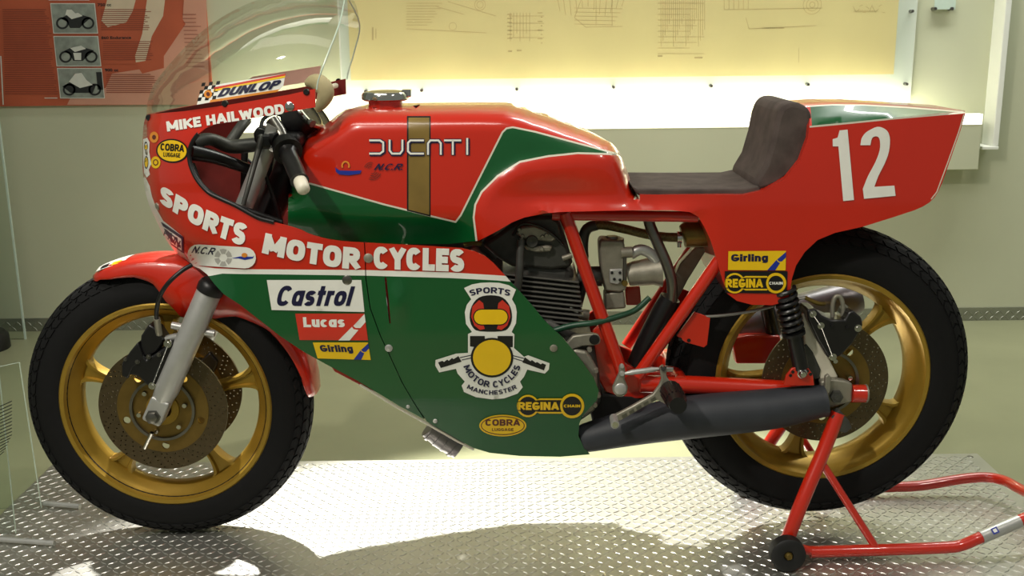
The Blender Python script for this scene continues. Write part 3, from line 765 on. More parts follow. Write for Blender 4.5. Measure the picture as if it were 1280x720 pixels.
def wheel(name, c, R, hw, rw, rlip, off_deg, ylip):
    """c axle centre; R tyre radius; hw tyre half width; rw rim half width; rlip rim lip radius"""
    root = lathe(name, [(.02, -.07), (.036, -.07), (.040, -.06), (.040, -.045), (.058, -.040), (.062, -.03), (.062, .03), (.058, .04), (.04, .045), (.04, .06), (.036, .07), (.02, .07)], c, 'gold', bike, seg=40)
    prof = [(rlip, -ylip), (rlip - .003, -ylip - .003), (rlip - .011, -ylip - .001), (rlip - .014, -ylip + .008), (rlip - .019, -ylip + .014), (rlip - .026, -ylip + .023), (rlip - .034, -.017), (rlip - .037, -.012)]
    prof = prof + [(r, -h) for r, h in reversed(prof)] + [(rlip - .012, ylip - .004), (rlip - .024, 0), (rlip - .012, -ylip + .004)]
    lathe('rim', prof, c, 'gold', root, seg=96, closed=True, sharp=45)
    for k in range(5):
        V, Fc = spoke_geo(c, math.radians(off_deg + 72 * k), 0.052, rlip - .032, 0.0165, 0.0125, 0.0105)
        mesh_obj('spoke', V, Fc, 'gold', root, sharp=45)
    # tyre
    prof = []; nb = 22; rb = rlip - 0.004
    for k in range(nb + 1):
        a = math.pi * k / nb
        y = -hw * math.cos(a) * (1.0 if True else 1)
        h = (R - rb) * (math.sin(a) ** 0.74)
        yy = -math.copysign(min(abs(y), hw), math.cos(a))
        if k in (0, nb): yy = -math.copysign(ylip - .001, math.cos(a)); h = 0
        prof.append((rb + h, yy))
    prof.append((rb - .012, ylip * .8)); prof.append((rb - .012, -ylip * .8))
    ty = lathe('tyre', prof, c, 'rubber', root, seg=120, closed=True, sharp=60)
    # tread blocks: zig-zag shoulder blocks standing slightly proud
    def sec(t):   # t: 0 crown .. 1 bead, returns radius, y (near side negative)
        a = math.pi / 2 * (1 - t); return rb + (R - rb) * (math.sin(a) ** 0.74), -hw * math.cos(a)
    g = []; N = 66
    for sgn in (1, -1):
        for row, (t0, t1) in enumerate(((0.02, 0.2), (0.24, 0.44), (0.47, 0.62))):
            for k in range(N):
                V = []
                a0 = (k + (0.5 if row % 2 else 0)) * 2 * math.pi / N; da = 2 * math.pi / N * 0.78
                for t, sk in ((t0, 0), ((t0 + t1) / 2, 0.35), (t1, 0.0)):
                    r, y = sec(t); r2, y2 = sec(min(1, t + .02)); 
                    for aa in (a0 + da * sk, a0 + da * (1 + sk)):
                        for hgt in (-0.001, 0.0028):
                            nr = Vector((-(y2 - y), (r2 - r))).normalized()   # (radial, y) normal
                            rr = r + hgt * abs(nr.x); yy = y - hgt * abs(nr.y)
                            V.append((c[0] + rr * math.cos(aa), c[1] + sgn * yy, c[2] + rr * math.sin(aa)))
                # per station: [a lo, a hi, b lo, b hi]
                Fc = []
                for s in range(2):
                    o = s * 4; p = o + 4
                    Fc += [(o + 1, o + 3, p + 3, p + 1), (o, o + 1, p + 1, p), (o + 3, o + 2, p + 2, p + 3)]
                Fc += [(0, 2, 3, 1), (8, 9, 11, 10)]
                g.append((V, Fc))
    V, Fc = join_geo(g); o = mesh_obj('tread_blocks', V, Fc, 'rubber', root, smooth=False); o['kind'] = 'stuff'
    return root
def brake_disc(root, c, y, r_out, r_in, sgn=-1):
    holes = []
    for k in range(40):
        for j, fr in enumerate((0.16, 0.36, 0.56, 0.76, 0.9)):
            if j == 4 and k % 2: continue
            r = r_in + (r_out - r_in) * fr; a = 2 * math.pi * (k + 0.37 * j + .15 * (k % 3)) / 40
            holes.append(circ(r * math.cos(a), r * math.sin(a), 0.0019, 6))
    holes.append(circ(0, 0, r_in, 60))
    flat_plate('brake_disc', circ(0, 0, r_out, 90), holes, c, y, 0.006, 'disc', root, step=0.013)
    ch = [circ((r_in * .86) * math.cos(2 * math.pi * (k + .5) / 5 + .3), (r_in * .86) * math.sin(2 * math.pi * (k + .5) / 5 + .3), 0.0085, 12) for k in range(5)]
    flat_plate('disc_carrier', circ(0, 0, r_in + .001, 60), ch + [circ(0, 0, .03, 24)], c, y + sgn * 0.001, 0.005, 'carrier', root)
    lathe('carrier_ring', [(.066, sgn * .001), (.066, sgn * .008), (.072, sgn * .008), (.072, sgn * .001)], (c[0], y, c[2]), 'steel', root, seg=48)
    for k in range(6):
        a = 2 * math.pi * k / 6 + .2
        lathe('disc_bolt', [(0, -.012), (.005, -.012), (.006, -.010), (.006, 0)], (c[0] + .052 * math.cos(a), y + (0 if sgn < 0 else .012), c[2] + .052 * math.sin(a)), 'chrome', root, seg=10)

FA = at(207, 508.5, -0.048); FA = Vector((FA.x, 0, PZ + 0.3182 + 0.0043))
RA = at(1028.5, 473.5, -0.06); RA = Vector((RA.x, 0, RA.z))
fw = wheel('front_wheel', FA, 0.3182, 0.053, 0.05, 0.2365, 15, 0.048)
rw = wheel('rear_wheel', RA, 0.336, 0.064, 0.06, 0.237, 42, 0.060)
brake_disc(fw, FA, -0.066, 0.142, 0.100, -1)
brake_disc(fw, FA, 0.066, 0.142, 0.100, 1)
brake_disc(rw, RA, -0.078, 0.138, 0.096, -1)

# ---------------------------------------------------------------- bodywork depth functions
NOSE = crom([(183, 143), (179, 160), (178, 200), (180, 230), (186, 255), (195, 275), (208, 300), (222, 318), (238, 331)], 4)
def fair_depth(P):
    P = np.asarray(P, float)
    W = interp(P[:, 1], [100, 180, 300, 420, 500, 570], [.20, .215, .225, .215, .19, .155])
    W = W * interp(P[:, 0], [170, 420, 600, 750], [1, 1, .98, .92])
    d = dist_poly(P, NOSE)
    R = interp(P[:, 1], [100, 240, 305, 420], [150, 135, 75, 90])
    Y = -W * roundp(d / R, 2.2)
    # lower belly tucks under, scoop bulge beside the vent slit
    b = np.exp(-(((P[:, 0] - 497) / 9) ** 2 + ((P[:, 1] - 380) / 24) ** 2))
    return Y - 0.010 * b
TOPR = [(361, 240), (363, 212), (369, 190), (380, 174), (395, 163), (410, 153), (422, 143), (432, 136.8), (446, 133.5), (520, 132.5), (600, 131.5), (632, 132), (652, 136), (700, 152), (740, 167), (764, 178), (774, 189), (783, 210), (790, 232), (795, 242)]
TAILR = [(1005, 128), (1030, 127), (1090, 128.5), (1140, 132), (1180, 135), (1206, 138)]
KNEE = [(596, 300), (592, 270), (594, 255), (600, 240), (620, 220), (650, 201), (685, 195), (722, 191), (770, 192)]
def mono_depth(P):
    P = np.asarray(P, float); x, y = P[:, 0], P[:, 1]
    W = interp(x, [360, 420, 520, 640, 760, 820, 900, 1010, 1100, 1207], [.135, .155, .165, .165, .15, .135, .145, .135, .135, .125])
    d1 = dist_poly(P, TOPR)
    R1 = interp(x, [360, 430, 640, 700, 795], [28, 34, 34, 34, 16])
    s1 = np.where(x < 800, roundp(d1 / R1, 2.6), 1.0)
    d2 = dist_poly(P, TAILR)
    s2 = np.where(x > 990, 0.55 + 0.45 * np.clip(d2 / interp(x, [1000, 1206], [31, 3]), 0, 1), 1.0)
    d3 = np.where(x > 990, np.clip(d2 / 1.6, 0, 1), 1.0)
    Y = -W * s1 * s2 * np.where(x > 990, 0.0 + 1.0 * roundp(d3, 2), 1)
    # the red knee section stands proud of the green band
    dk = dist_poly(P, KNEE)
    red = inside(P, KNEE + [(800, 200), (900, 300), (700, 320)])
    sd = np.where(red, dk, -dk)
    step_ = sstep(sd, -6, 12) * interp(x, [590, 640, 740, 800], [1, 1, .8, 0])
    Y -= 0.012 * step_
    # shallow hollow behind the tank flank
    hol = np.exp(-(((x - 700) / 60) ** 2 + ((y - 246) / 18) ** 2)); Y += 0.016 * hol
    # rolled lower lip above the frame rail and the lowered side panel
    Y -= 0.010 * np.exp(-((y - 262) / 5.0) ** 2) * sstep(x, 650, 690) * (1 - sstep(x, 850, 890))
    # tank narrows towards its lower edge at the front
    Y += 0.03 * sstep(y, 265, 310) * (1 - sstep(x, 560, 600))
    return Y

# ---------------------------------------------------------------- monocoque tank, seat base and tail
MONO = ([(360, 300), (360, 262)] + TOPR + [(800, 243.5), (930, 243.5), (958, 237), (983, 222), (1000, 200), (1010, 172), (1012, 150), (1004, 131)] + TAILR
        + [(1207, 141), (1200, 165), (1186, 205), (1178, 228), (1172.5, 240), (1168, 247), (1162, 253), (1154, 258), (1144, 262.5), (1120, 270.5), (1080, 283), (1044, 291), (1022, 300), (1006, 315), (995, 332), (990, 348), (987, 368), (982, 377), (965, 381.5), (940, 381), (921, 376), (909, 367), (903, 350), (896, 325), (888, 300), (881, 285), (873, 271), (862, 265), (840, 263), (780, 263), (700, 265), (680, 267), (655, 272), (640, 278), (625, 287), (610, 295), (598, 301), (560, 305), (480, 305), (430, 302)])
GREEN_T = [(350, 330), (350, 228), (388, 230), (480, 256), (510, 263.5), (540, 271), (569, 278), (576, 269), (600, 221), (628, 166), (633, 161), (641, 159.5), (670, 165.5), (720, 179), (771, 192.5), (722, 191), (685, 195), (650, 202), (622, 220), (602, 240), (594, 256), (592, 272), (597, 310), (597, 330)]
PINL = ribbon([(350, 227), (388, 229.5), (480, 255.5), (510, 263), (540, 270.5), (569.5, 277.5), (576, 269), (600, 221), (628, 165.5), (633, 160.5), (641, 159), (670, 165), (720, 178.5), (771, 192.2)], 2.2)
PINL2 = ribbon([(771, 192.8), (722, 191.4), (685, 195.2), (650, 202.2), (622, 220), (602, 240), (594, 256), (592, 272), (597, 312)], 2.4)
FUELK = [(508.6, 145), (538.4, 145), (538.4, 271), (508.6, 263.5)]
FUEL = [(510.6, 147), (536.6, 147), (536.6, 268.5), (510.6, 262)]
GREEN_B = [(1013, 133.5), (1040, 131.5), (1080, 132), (1130, 135), (1170, 138), (1195, 140), (1120, 147), (1015, 157.5)]
PINB = ribbon([(1012, 158.5), (1060, 154), (1120, 148), (1207, 140.5)], 2.2)
PINB2 = ribbon([(1010, 133), (1040, 131), (1080, 131.3), (1130, 134), (1206, 140)], 1.6)
PINR = ribbon([(1205, 143), (1198, 166), (1184, 205), (1171, 240), (1164, 249)], 1.4)
panel('monocoque_body', MONO, mono_depth, ['red', 'green', 'pin', 'black', 'fuel'], bike,
      zones=[(GREEN_T, 1), (PINL, 2), (PINL2, 2), (FUELK, 3), (FUEL, 4), (GREEN_B, 1), (PINB, 2), (PINB2, 2), (PINR, 2)], step=8, thick=0, bridge=True, sharp=42)
mono = bpy.data.objects['monocoque_body']

# ---------------------------------------------------------------- fairing
SEAM = [(455, 303.5), (456, 325), (456.5, 347), (462, 385), (475, 420), (486, 443), (502, 478), (516, 502), (530, 523)]
WIN = crom([(394, 134), (350, 141.5), (300, 150), (267, 156), (252, 164), (242, 175), (237, 188), (237, 201), (241, 214), (248, 227), (260, 240), (273, 247), (295, 257), (320, 271), (336, 276), (356, 281), (376, 287), (386, 292), (410, 299), (432, 302), (455, 303.5)], 3)
LOWE = [(238, 331), (250, 336), (259, 343), (268, 355), (280, 368), (300, 381), (350, 420), (380, 440), (407, 455), (447, 476), (500, 508), (530, 524)]
FRONT = [tuple(p) for p in NOSE] + LOWE[1:] + SEAM[::-1][1:] + [tuple(p) for p in WIN[::-1]][1:] + [(394, 111), (360, 118.5), (280, 132), (230, 139)]
ST_U = [(236, 326), (250, 333), (270, 335.5), (300, 336.5), (455, 337.5), (562, 340.5), (620, 344), (660, 347)]
ST_L = [(660, 354), (620, 350.5), (562, 347.5), (455, 344.5), (350, 343), (300, 342.5), (278, 342), (262, 345), (250, 345), (230, 335)]
STRIPE = ST_U + ST_L
GREEN_F = ST_L[::-1] + [(760, 400), (760, 600), (200, 600), (200, 350)]
NOSEW = [(170, 222), (182, 222), (187, 232), (190, 246), (196, 262), (204, 276), (229, 296), (229, 316), (236, 326), (236, 340), (170, 340)]
ff = panel('front_fairing', FRONT, fair_depth, ['red', 'green', 'white', 'raw_shaded_inside'], bike, zones=[(GREEN_F, 1), (STRIPE, 2), (NOSEW, 2)], step=5.5, thick=0.004)
g1 = [(x + 1.3, y) for x, y in SEAM]
BELLY = g1 + [(533, 526.5), (572, 549), (592, 560), (612, 566), (650, 570), (700, 571), (737, 568), (729, 558), (723, 545), (724, 530), (728, 520), (737, 510), (746, 500), (748.5, 488), (742, 472), (727, 451), (704, 423), (680, 400), (668, 385), (655, 370), (638, 352), (631, 344), (617, 329), (606, 320), (592, 314), (577, 310.5), (530, 307.5), (480, 305)]
SLIT = [(480.6, 347), (483, 346.5), (486, 375), (488.5, 405), (486.5, 405), (483, 375)]
bf = panel('belly_fairing', BELLY, fair_depth, ['red', 'green', 'white', 'raw_dark'], bike, zones=[(GREEN_F, 1), (STRIPE, 2)], holes=[SLIT], step=8, thick=0.004, split=True)  # inner side coloured near black so the vent slit reads dark
for s_ in (1, -1):
    pts = [at(x + .6, y, float(fair_depth([(x, y)])[0])) for x, y in resample(SEAM, 8, False)]
    tube('seam_dark_backing', [(p.x, (p.y + .0085) * s_, p.z) for p in pts], .0045, 'black', ff, seg=6)  # black strip added behind the seam so the gap reads dark
# black rubber edging round the cockpit opening
edge = [p for p in WIN if 236 < p[0] < 345 and p[1] > 165]
pts = [at(p[0], p[1], float(fair_depth([p])[0])) for p in edge]
tube('edge_trim', pts, 0.0045, 'black', ff, seg=8)
tube('edge_trim', [(p.x, -p.y, p.z) for p in pts], 0.0045, 'black', ff, seg=8)

# ---------------------------------------------------------------- windscreen
RIDGE = crom([(183, 144), (184, 130), (190, 110), (199, 96), (212, 80), (240, 50), (270, 26), (296, 11), (322, 0), (360, -10), (400, -13), (432, -8)], 4)
SCREEN = [tuple(p) for p in RIDGE] + [(424, 30), (408, 72), (398, 100), (396, 113), (360, 121), (280, 134), (230, 141)]
def screen_depth(P):
    P = np.asarray(P, float)
    d = dist_poly(P, RIDGE)
    W = interp(P[:, 0], [180, 260, 400], [.17, .2, .2])
    R = interp(P[:, 0], [183, 240, 300, 400], [110, 100, 110, 118])
    Yc = -W * roundp(d / R, 2.0)
    return np.maximum(Yc, -.215)
sc = panel('windscreen', SCREEN, screen_depth, ['screen_clear'], bike, step=8, thick=0, sharp=70)
rim_pts = [at(p[0], p[1], float(screen_depth([p])[0])) for p in [(432, -8), (424, 30), (408, 72), (398, 100), (396, 112)]]
tube('screen_edge', rim_pts, 0.0016, 'acrylic_edge', sc, seg=6, smooth=4)
tube('screen_edge', [(p.x, -p.y, p.z) for p in rim_pts], 0.0016, 'acrylic_edge', sc, seg=6, smooth=4)
for x, y in ((186, 147), (281, 129.5), (383, 115)):
    q = at(x, y, float(fair_depth([(x, y)])[0]))
    for s in (1, -1):
        lathe('screen_bolt', [(0, -.004 * s), (.005, -.004 * s), (.0065, -.001 * s), (.0065, .004 * s)], (q.x, q.y * s, q.z), 'black', sc, seg=14)

# ---------------------------------------------------------------- seat
def seat_slab(name, prof, y, m, bev):
    return slab(name, prof, -y, y, m, bike, bev=bev)
seat_slab('seat_pad', [(790, 233), (797, 236), (870, 236.5), (930, 236), (948, 232), (952, 238), (945, 243), (930, 245), (800, 245), (795, 241)], .128, 'suede', 0.006)
seat_slab('seat_backrest', [(942, 229), (956, 206), (965, 176), (970, 150), (976, 134), (987, 127.5), (1000, 129), (1012, 135), (1017, 150), (1014, 178), (1005, 202), (990, 219), (970, 233), (946, 241)], .118, 'suede', 0.014)
# filler cap
fc = at(482, 131, 0)
cap = lathe('filler_cap', [(0, .030), (.030, .030), (.046, .027), (.050, .022), (.050, .012), (.045, .009), (.036, .008), (.034, -.004)], fc, 'chrome', bike, (0, 0, 1), 40)
lathe('filler_neck', [(.036, .008), (.037, -.012)], fc, 'red', cap, (0, 0, 1), 32)
V, Fc = box_geo((fc.x + .046, fc.y, fc.z + .024), (.01, .012, .008)); mesh_obj('cap_latch', V, Fc, 'chrome', cap, smooth=False, mods=[bevel_mod(.002)])

# ---------------------------------------------------------------- front fork and mudguard
fork = T('front_fork', [(274, 335, -.1), (345, 158, -.1)], 0.0185, 'alloy', bike, seg=20)
FT, FB = at(262, 364, -.1), Vector((FA.x - .004, -.1, FA.z + .002))
for s in (1, -1):
    a, b = Vector((FT.x, FT.y * s, FT.z)), Vector((FB.x, FB.y * s, FB.z))
    d = (a - b).normalized()
    tube('slider', [b + d * .03, b + d * .05, b + d * .06, a - d * .004, a], [.021, .024, .0265, .0265, .0245], 'alloy', fork, seg=24)
    tube('dust_seal', [a - d * .002, a + d * .012, a + d * .020, a + d * .026], [.0285, .029, .026, .020], 'black', fork, seg=24)
    # axle clamp lug
    rot = Matrix.Rotation(-math.atan2(d.x, d.z), 3, 'Y').inverted()
    V, Fc = box_geo(b + d * .012, (.021, .022, .03), Matrix.Rotation(math.atan2(d.x, d.z), 3, 'Y'))
    mesh_obj('axle_clamp', V, Fc, 'alloy', fork, smooth=False, mods=[bevel_mod(.006, 3)])
    for k in (.42, .78):
        q = b.lerp(a, k)
    # mounting lugs
    for (x, y, dx) in ((247, 408, -.028), (258, 424, .028)):
        q = at(x, y, -.1)
    q = b.lerp(a, .70)
    V, Fc = join_geo([tube_geo([q + Vector((-.045, 0, .008)), q + Vector((.045, 0, -.012))], .008, 10)])
    mesh_obj('mudguard_lug', V, Fc, 'alloy', fork)
    if s < 0:
        tube('fork_tube', [(FT.x + .02, .1, FT.z + .05), (at(345, 158, -.1).x, .1, at(345, 158, -.1).z)], 0.0185, 'steel', fork, seg=20)
lathe('axle_nut', [(0, -.012), (.006, -.012), (.0125, -.010), (.0125, 0), (.017, .001), (.017, .004)], (FB.x, -.124, FB.z), 'steel', fork, seg=6, sharp=20)
tube('axle', [(FA.x, -.125, FA.z), (FA.x, .125, FA.z)], 0.011, 'steel', fork, seg=16)
# speedo style clip below the axle
T('cable_clip', [(190, 541, -.1), (181, 560, -.09)], .005, 'chrome', fork, seg=8)
# yokes
q0, q1 = at(336, 182, -.1), at(283, 312, -.1)
for q, hh in ((at(338, 176, -.1), .016), (at(289, 298, -.1), .018)):
    V, Fc = box_geo((q.x + .02, 0, q.z), (.045, .125, hh)); mesh_obj('fork_yoke', V, Fc, 'black', fork, smooth=False, mods=[bevel_mod(.01, 3)])
tube('steering_stem', [(at(338, 176, -.1).x + .045, 0, at(338, 176, -.1).z), (at(289, 298, -.1).x + .045, 0, at(289, 298, -.1).z)], .03, 'black', fork, seg=20)

def guard():
    n = 60; V, Fc = [], []
    a0, a1 = math.radians(3), math.radians(116)
    prof = [(-1.0, 'e'), (-1.0, 'm'), (-.97, .965), (-.86, .984), (-.6, .996), (0, 1.0)]
    m = 2 * len(prof) - 1
    for k in range(n + 1):
        t = k / n; a = a0 + (a1 - a0) * t; dg = math.degrees(a)
        rc = float(np.interp(dg, [3, 40, 100, 109, 116], [.334, .336, .335, .334, .326]))
        re = float(np.interp(dg, [3, 18, 36, 50, 58, 66, 75, 84, 90, 97, 108, 116], [.322, .312, .300, .272, .240, .225, .215, .245, .285, .300, .308, .318]))
        hw = .060 * float(np.interp(dg, [3, 8, 107, 113, 116], [.75, 1, 1, .8, .45]))
        row = []
        for s, h in prof:
            r = re if h == 'e' else ((re + rc * .945) / 2 if h == 'm' else rc * h)
            row.append((r, s * hw))
        row = row + [(r, -y) for r, y in reversed(row[:-1])]
        for r, y in row: V.append((FA.x + r * math.cos(a), y, FA.z + r * math.sin(a)))
    for k in range(n):
        for i in range(m - 1):
            Fc.append((k * m + i, k * m + i + 1, (k + 1) * m + i + 1, (k + 1) * m + i))
    return mesh_obj('front_mudguard', V, Fc, 'red', bike, sharp=60, mods=[('SOLIDIFY', dict(thickness=.003, offset=0))])
mg = guard()
# badge on the tip of the mudguard (abstract coloured shapes)
g = []
def guard_patch(name, d0, d1, y0, y1, m):
    V, Fc = [], []
    for i in range(5):
        for j in range(4):
            a = math.radians(d0 + (d1 - d0) * i / 4); y = y0 + (y1 - y0) * j / 3
            r = .335 * (1 - .032 * (abs(y) / .06) ** 3) + .002
            V.append((FA.x + r * math.cos(a), y, FA.z + r * math.sin(a)))
    for i in range(4):
        for j in range(3): Fc.append((i * 4 + j, i * 4 + j + 1, (i + 1) * 4 + j + 1, (i + 1) * 4 + j))
    return mesh_obj(name, V, Fc, m, mg)
guard_patch('badge', 101, 112, -.046, .03, 'white'); guard_patch('badge_spot', 102.5, 106, -.042, -.022, 'yellow'); guard_patch('badge_spot', 107.5, 110.5, -.042, -.018, 'black')

# front calipers
cal = slab('front_caliper', [(151, 455), (161, 443), (170, 434), (176, 440), (183, 450), (196, 441), (212, 430), (225, 425), (236, 428), (236, 442), (224, 462), (212, 482), (200, 489), (186, 484), (172, 470), (158, 468)], -.112, -.058, 'satin', bike, bev=.004)
slab('caliper_half', [(174, 440), (176, 420), (186, 405), (196, 412), (205, 425), (196, 440), (184, 448)], -.105, -.060, 'satin', cal, bev=.004)
slab('caliper_half', [(152, 456), (162, 440), (172, 428), (178, 444), (176, 452), (166, 460), (160, 474), (152, 470)], -.114, -.090, 'black', cal, bev=.003)
for x, y, r, m in ((210, 429.5, .0085, 'chrome'), (190.5, 482, .008, 'chrome'), (157, 449, .004, 'steel'), (186, 446, .005, 'steel'), (172, 452, .005, 'steel'), (199, 443, .005, 'steel')):
    q = at(x, y, -.113); lathe('caliper_bolt', [(0, -.006), (r * .5, -.006), (r * .62, -.003), (r, -.003), (r, .004)], q, m, cal, seg=14)
T('locking_wire', [(210, 431, -.117), (190.5, 481, -.117)], .0012, 'chrome', cal, seg=5)
q = slab('front_caliper', [(243, 470), (250, 452), (262, 440), (272, 452), (262, 480), (252, 490)], .058, .112, 'satin', bike, bev=.004)
hose = T('brake_hose', [(240, 331, -.12), (228, 338, -.13), (212, 352, -.14), (201, 368, -.135), (196, 386, -.125), (196, 404, -.11), (198, 415, -.10)], .0048, 'black', bike, smooth=5, seg=8)
T('hose_fitting', [(196, 398, -.115), (199, 418, -.10)], .007, 'cast', hose, seg=10)
T('caliper_bracket', [(208, 424, -.09), (236, 417, -.095)], .008, 'alloy', cal, seg=8)

# ---------------------------------------------------------------- cockpit
cp = T('clip_on_bar', [(352, 172, -.11), (357, 184, -.125), (377, 230, -.255)], .011, 'steel', bike, seg=14)
T('grip', [(360, 190, -.14), (361.5, 195, -.15), (373, 221, -.235), (374.5, 226, -.245)], [.0205, .0175, .0175, .0185], 'satin', cp, seg=18)
T('grip_flange', [(356, 181, -.118), (360, 190, -.141)], [.026, .030], 'black', cp, seg=20)
T('bar_plug', [(375.5, 227, -.247), (377, 231, -.262), (379.5, 237, -.275), (380.3, 239, -.279)], [.0135, .0135, .0125, .006], 'plug', cp, seg=18)
T('clip_on_bar', [(352, 172, .11), (357, 184, .125), (377, 230, .255)], .014, 'satin', bike, seg=14)
T('upper_stay', [(340, 150, -.095), (350, 165, -.105), (355, 178, -.115)], .014, 'steel', cp, seg=12)
br = T('fairing_bracket', [(240, 180, -.13), (262, 174, -.10), (288, 183, -.07), (318, 181, -.06), (352, 178, -.05)], [.016, .013, .015, .015, .012], 'engine', bike, smooth=5, seg=14)
T('bracket_stay', [(238, 190, -.14), (270, 197, -.11), (318, 214, -.06)], [.017, .014, .011], 'satin', br, smooth=4, seg=14)
T('bracket_stay', [(286, 180, .02), (300, 160, .05), (308, 150, .08)], .012, 'engine', br, smooth=4, seg=10)
T('bracket_stay', [(306, 185, .0), (305, 225, .0), (304, 262, .0)], .0075, 'black', br, seg=10)
T('bracket_stay', [(240, 205, -.14), (252, 232, -.15), (280, 252, -.16), (318, 266, -.16), (352, 278, -.15)], .006, 'black', br, smooth=4, seg=8)
T('bracket_bolt', [(303, 256, -.10), (302, 251, -.125)], .009, 'chrome', br, seg=10)
mc = slab('brake_master', [(316, 166, ), (322, 158), (331, 160), (338, 172), (336, 184), (326, 184), (318, 178)], -.11, -.07, 'satin', bike, bev=.005)
T('brake_lever', [(328, 170, -.115), (321, 195, -.14), (312, 228, -.17), (304, 256, -.18)], [.008, .006, .005, .0045], 'engine', mc, smooth=4, seg=10)
T('clamp', [(336, 172, -.10), (348, 176, -.12)], .016, 'black', mc, seg=14)
T('clamp_bolt', [(341, 183, -.118), (340, 187, -.126)], .006, 'chrome', mc, seg=8)
T('cable', [(326, 160, -.1), (330, 148, -.08), (345, 142, -.05), (360, 150, -.03)], .004, 'black', mc, smooth=4, seg=7)
T('cable', [(336, 182, -.09), (332, 215, -.08), (345, 255, -.07), (352, 285, -.06)], .005, 'black', mc, smooth=4, seg=7)
T('cable', [(345, 170, .03), (338, 210, .03), (330, 260, .03)], .006, 'black', mc, smooth=4, seg=7)
for (x, y, Yd, r) in ((372, 152, -.045, .036), (384, 154, .045, .036)):
    q = at(x, y, Yd)
    ins = lathe('instrument', [(0, -.028), (.02, -.027), (r * .9, -.018), (r, .0), (r, .022), (r * 1.08, .024), (r * 1.08, .032), (r * .95, .034), (0, .030)], q, 'satin', bike, (.78, -.12, .61), 32)
    lathe('bezel', [(r * 1.08, .026), (r * 1.12, .029), (r * 1.08, .034), (r * .96, .035)], q, 'chrome', ins, (.78, -.12, .61), 32)
T('instrument_bulb', [(388, 153, -.09), (391, 155, -.095)], .008, 'steel', ins, seg=10)
fo = T('foam_pad', [(384, 104, -.12), (393, 102, -.13), (402, 106, -.14), (407, 116, -.145), (403, 128, -.145), (396, 137, -.14)], [.008, .015, .018, .017, .013, .007], 'foam', bike, smooth=4, seg=16)
T('mirror_stub', [(408, 113, .14), (416, 108, .17), (420, 107, .19)], .006, 'plug', bike, smooth=3, seg=8)

# ---------------------------------------------------------------- frame
fr = T('frame', [(690, 268.5, -.115), (872, 271, -.115)], .0115, 'red', bike, seg=16)
def fr_t(pp, r, mirror=True, sm=0):
    T('frame_tube', pp, r, 'red', fr, sm, 16, mirror)
T('frame_tube', [(690, 268.5, .115), (872, 271, .115)], .0115, 'red', fr, seg=16)
fr_t([(706, 266, -.122), (741, 365, -.118), (779, 470, -.112)], .0135)
fr_t([(908, 312, -.122), (850, 395, -.118), (797, 470, -.112)], .0135)
fr_t([(705, 275, -.05), (560, 255, -.04), (420, 215, -.03)], .014)
slab('frame_gusset', [(868, 390), (888, 397), (884, 431), (880, 434.5), (857, 428), (846, 420)], -.112, -.106, 'red', fr, bev=.001, mirror=True)
slab('pivot_plate', [(741, 414), (752, 404), (782, 455), (800, 462), (838, 468), (852, 480), (826, 497), (795, 499), (775, 497), (757, 490), (746, 470)], -.074, -.062, 'red', fr, bev=.003, mirror=True)
for x, y in ((861, 425.5), (850, 424)):
    q = at(x, y, -.113); lathe('gusset_hole', [(0, -.0004), (.0042, -.0004)], q, 'black', fr, seg=12)
q = at(836, 461, -.10)
T('pivot_shaft', [(829, 461.5, -.105), (841, 461.5, -.105)], .0075, 'chrome', fr, seg=14)

sw = T('swingarm', [(800, 480, -.09), (850, 480, -.09), (1012, 488, -.095)], .0195, 'red', bike, seg=20)
T('arm', [(800, 480, .09), (850, 480, .09), (1012, 488, .105)], .0195, 'red', sw, seg=20)
tube('cross_tube', [at(850, 480, -.1), Vector((at(850, 480, -.1).x, .1, at(850, 480, -.1).z))], .019, 'red', sw, seg=16)
ax = at(1047, 491, -.115)
slab('axle_plate', [(1026, 477), (1040, 474), (1056, 476), (1066, 480), (1066, 502), (1052, 506), (1040, 510), (1028, 503)], -.122, -.100, 'cast', sw, bev=.004, mirror=True)
slab('adjuster_hook', [(1032, 471), (1036, 468), (1039, 472), (1038, 490), (1033, 496), (1031, 488)], -.134, -.122, 'cast', sw, bev=.002)
T('arm_end_cap', [(1064, 492, -.112), (1081.5, 492, -.112)], .0195, 'red', sw, seg=20)
T('arm_end_washer', [(1081, 492, -.112), (1083, 492, -.112)], .0205, 'cast', sw, seg=20)
q = at(1045, 495, -.123); lathe('axle_nut', [(0, -.012), (.007, -.012), (.008, -.010), (.0135, -.010), (.0145, .002)], q, 'engine', sw, seg=6, sharp=20)
tube('rear_axle', [(RA.x, -.12, RA.z), (RA.x, .12, RA.z)], .011, 'steel', sw, seg=14)
# shock mount
pts = [(980, 482), (983, 470), (990, 461), (1000, 457), (1010, 460), (1016, 468), (1018, 482)]
slab('shock_mount', pts, -.135, -.127, 'red', sw, bev=.001)
for k in range(6):
    a = math.radians(20 + 150 * k / 5); q = at(1001 + 13 * math.cos(a), 471 - 9.5 * math.sin(a), -.136)
    lathe('mount_hole', [(0, -.0004), (.0036, -.0004)], q, 'black', sw, seg=10)
q = at(1002.5, 466.5, -.137); lathe('shock_bolt', [(0, -.012), (.006, -.012), (.0085, -.009), (.0085, -.004), (.011, -.003), (.011, .002)], q, 'chrome', sw, seg=16)

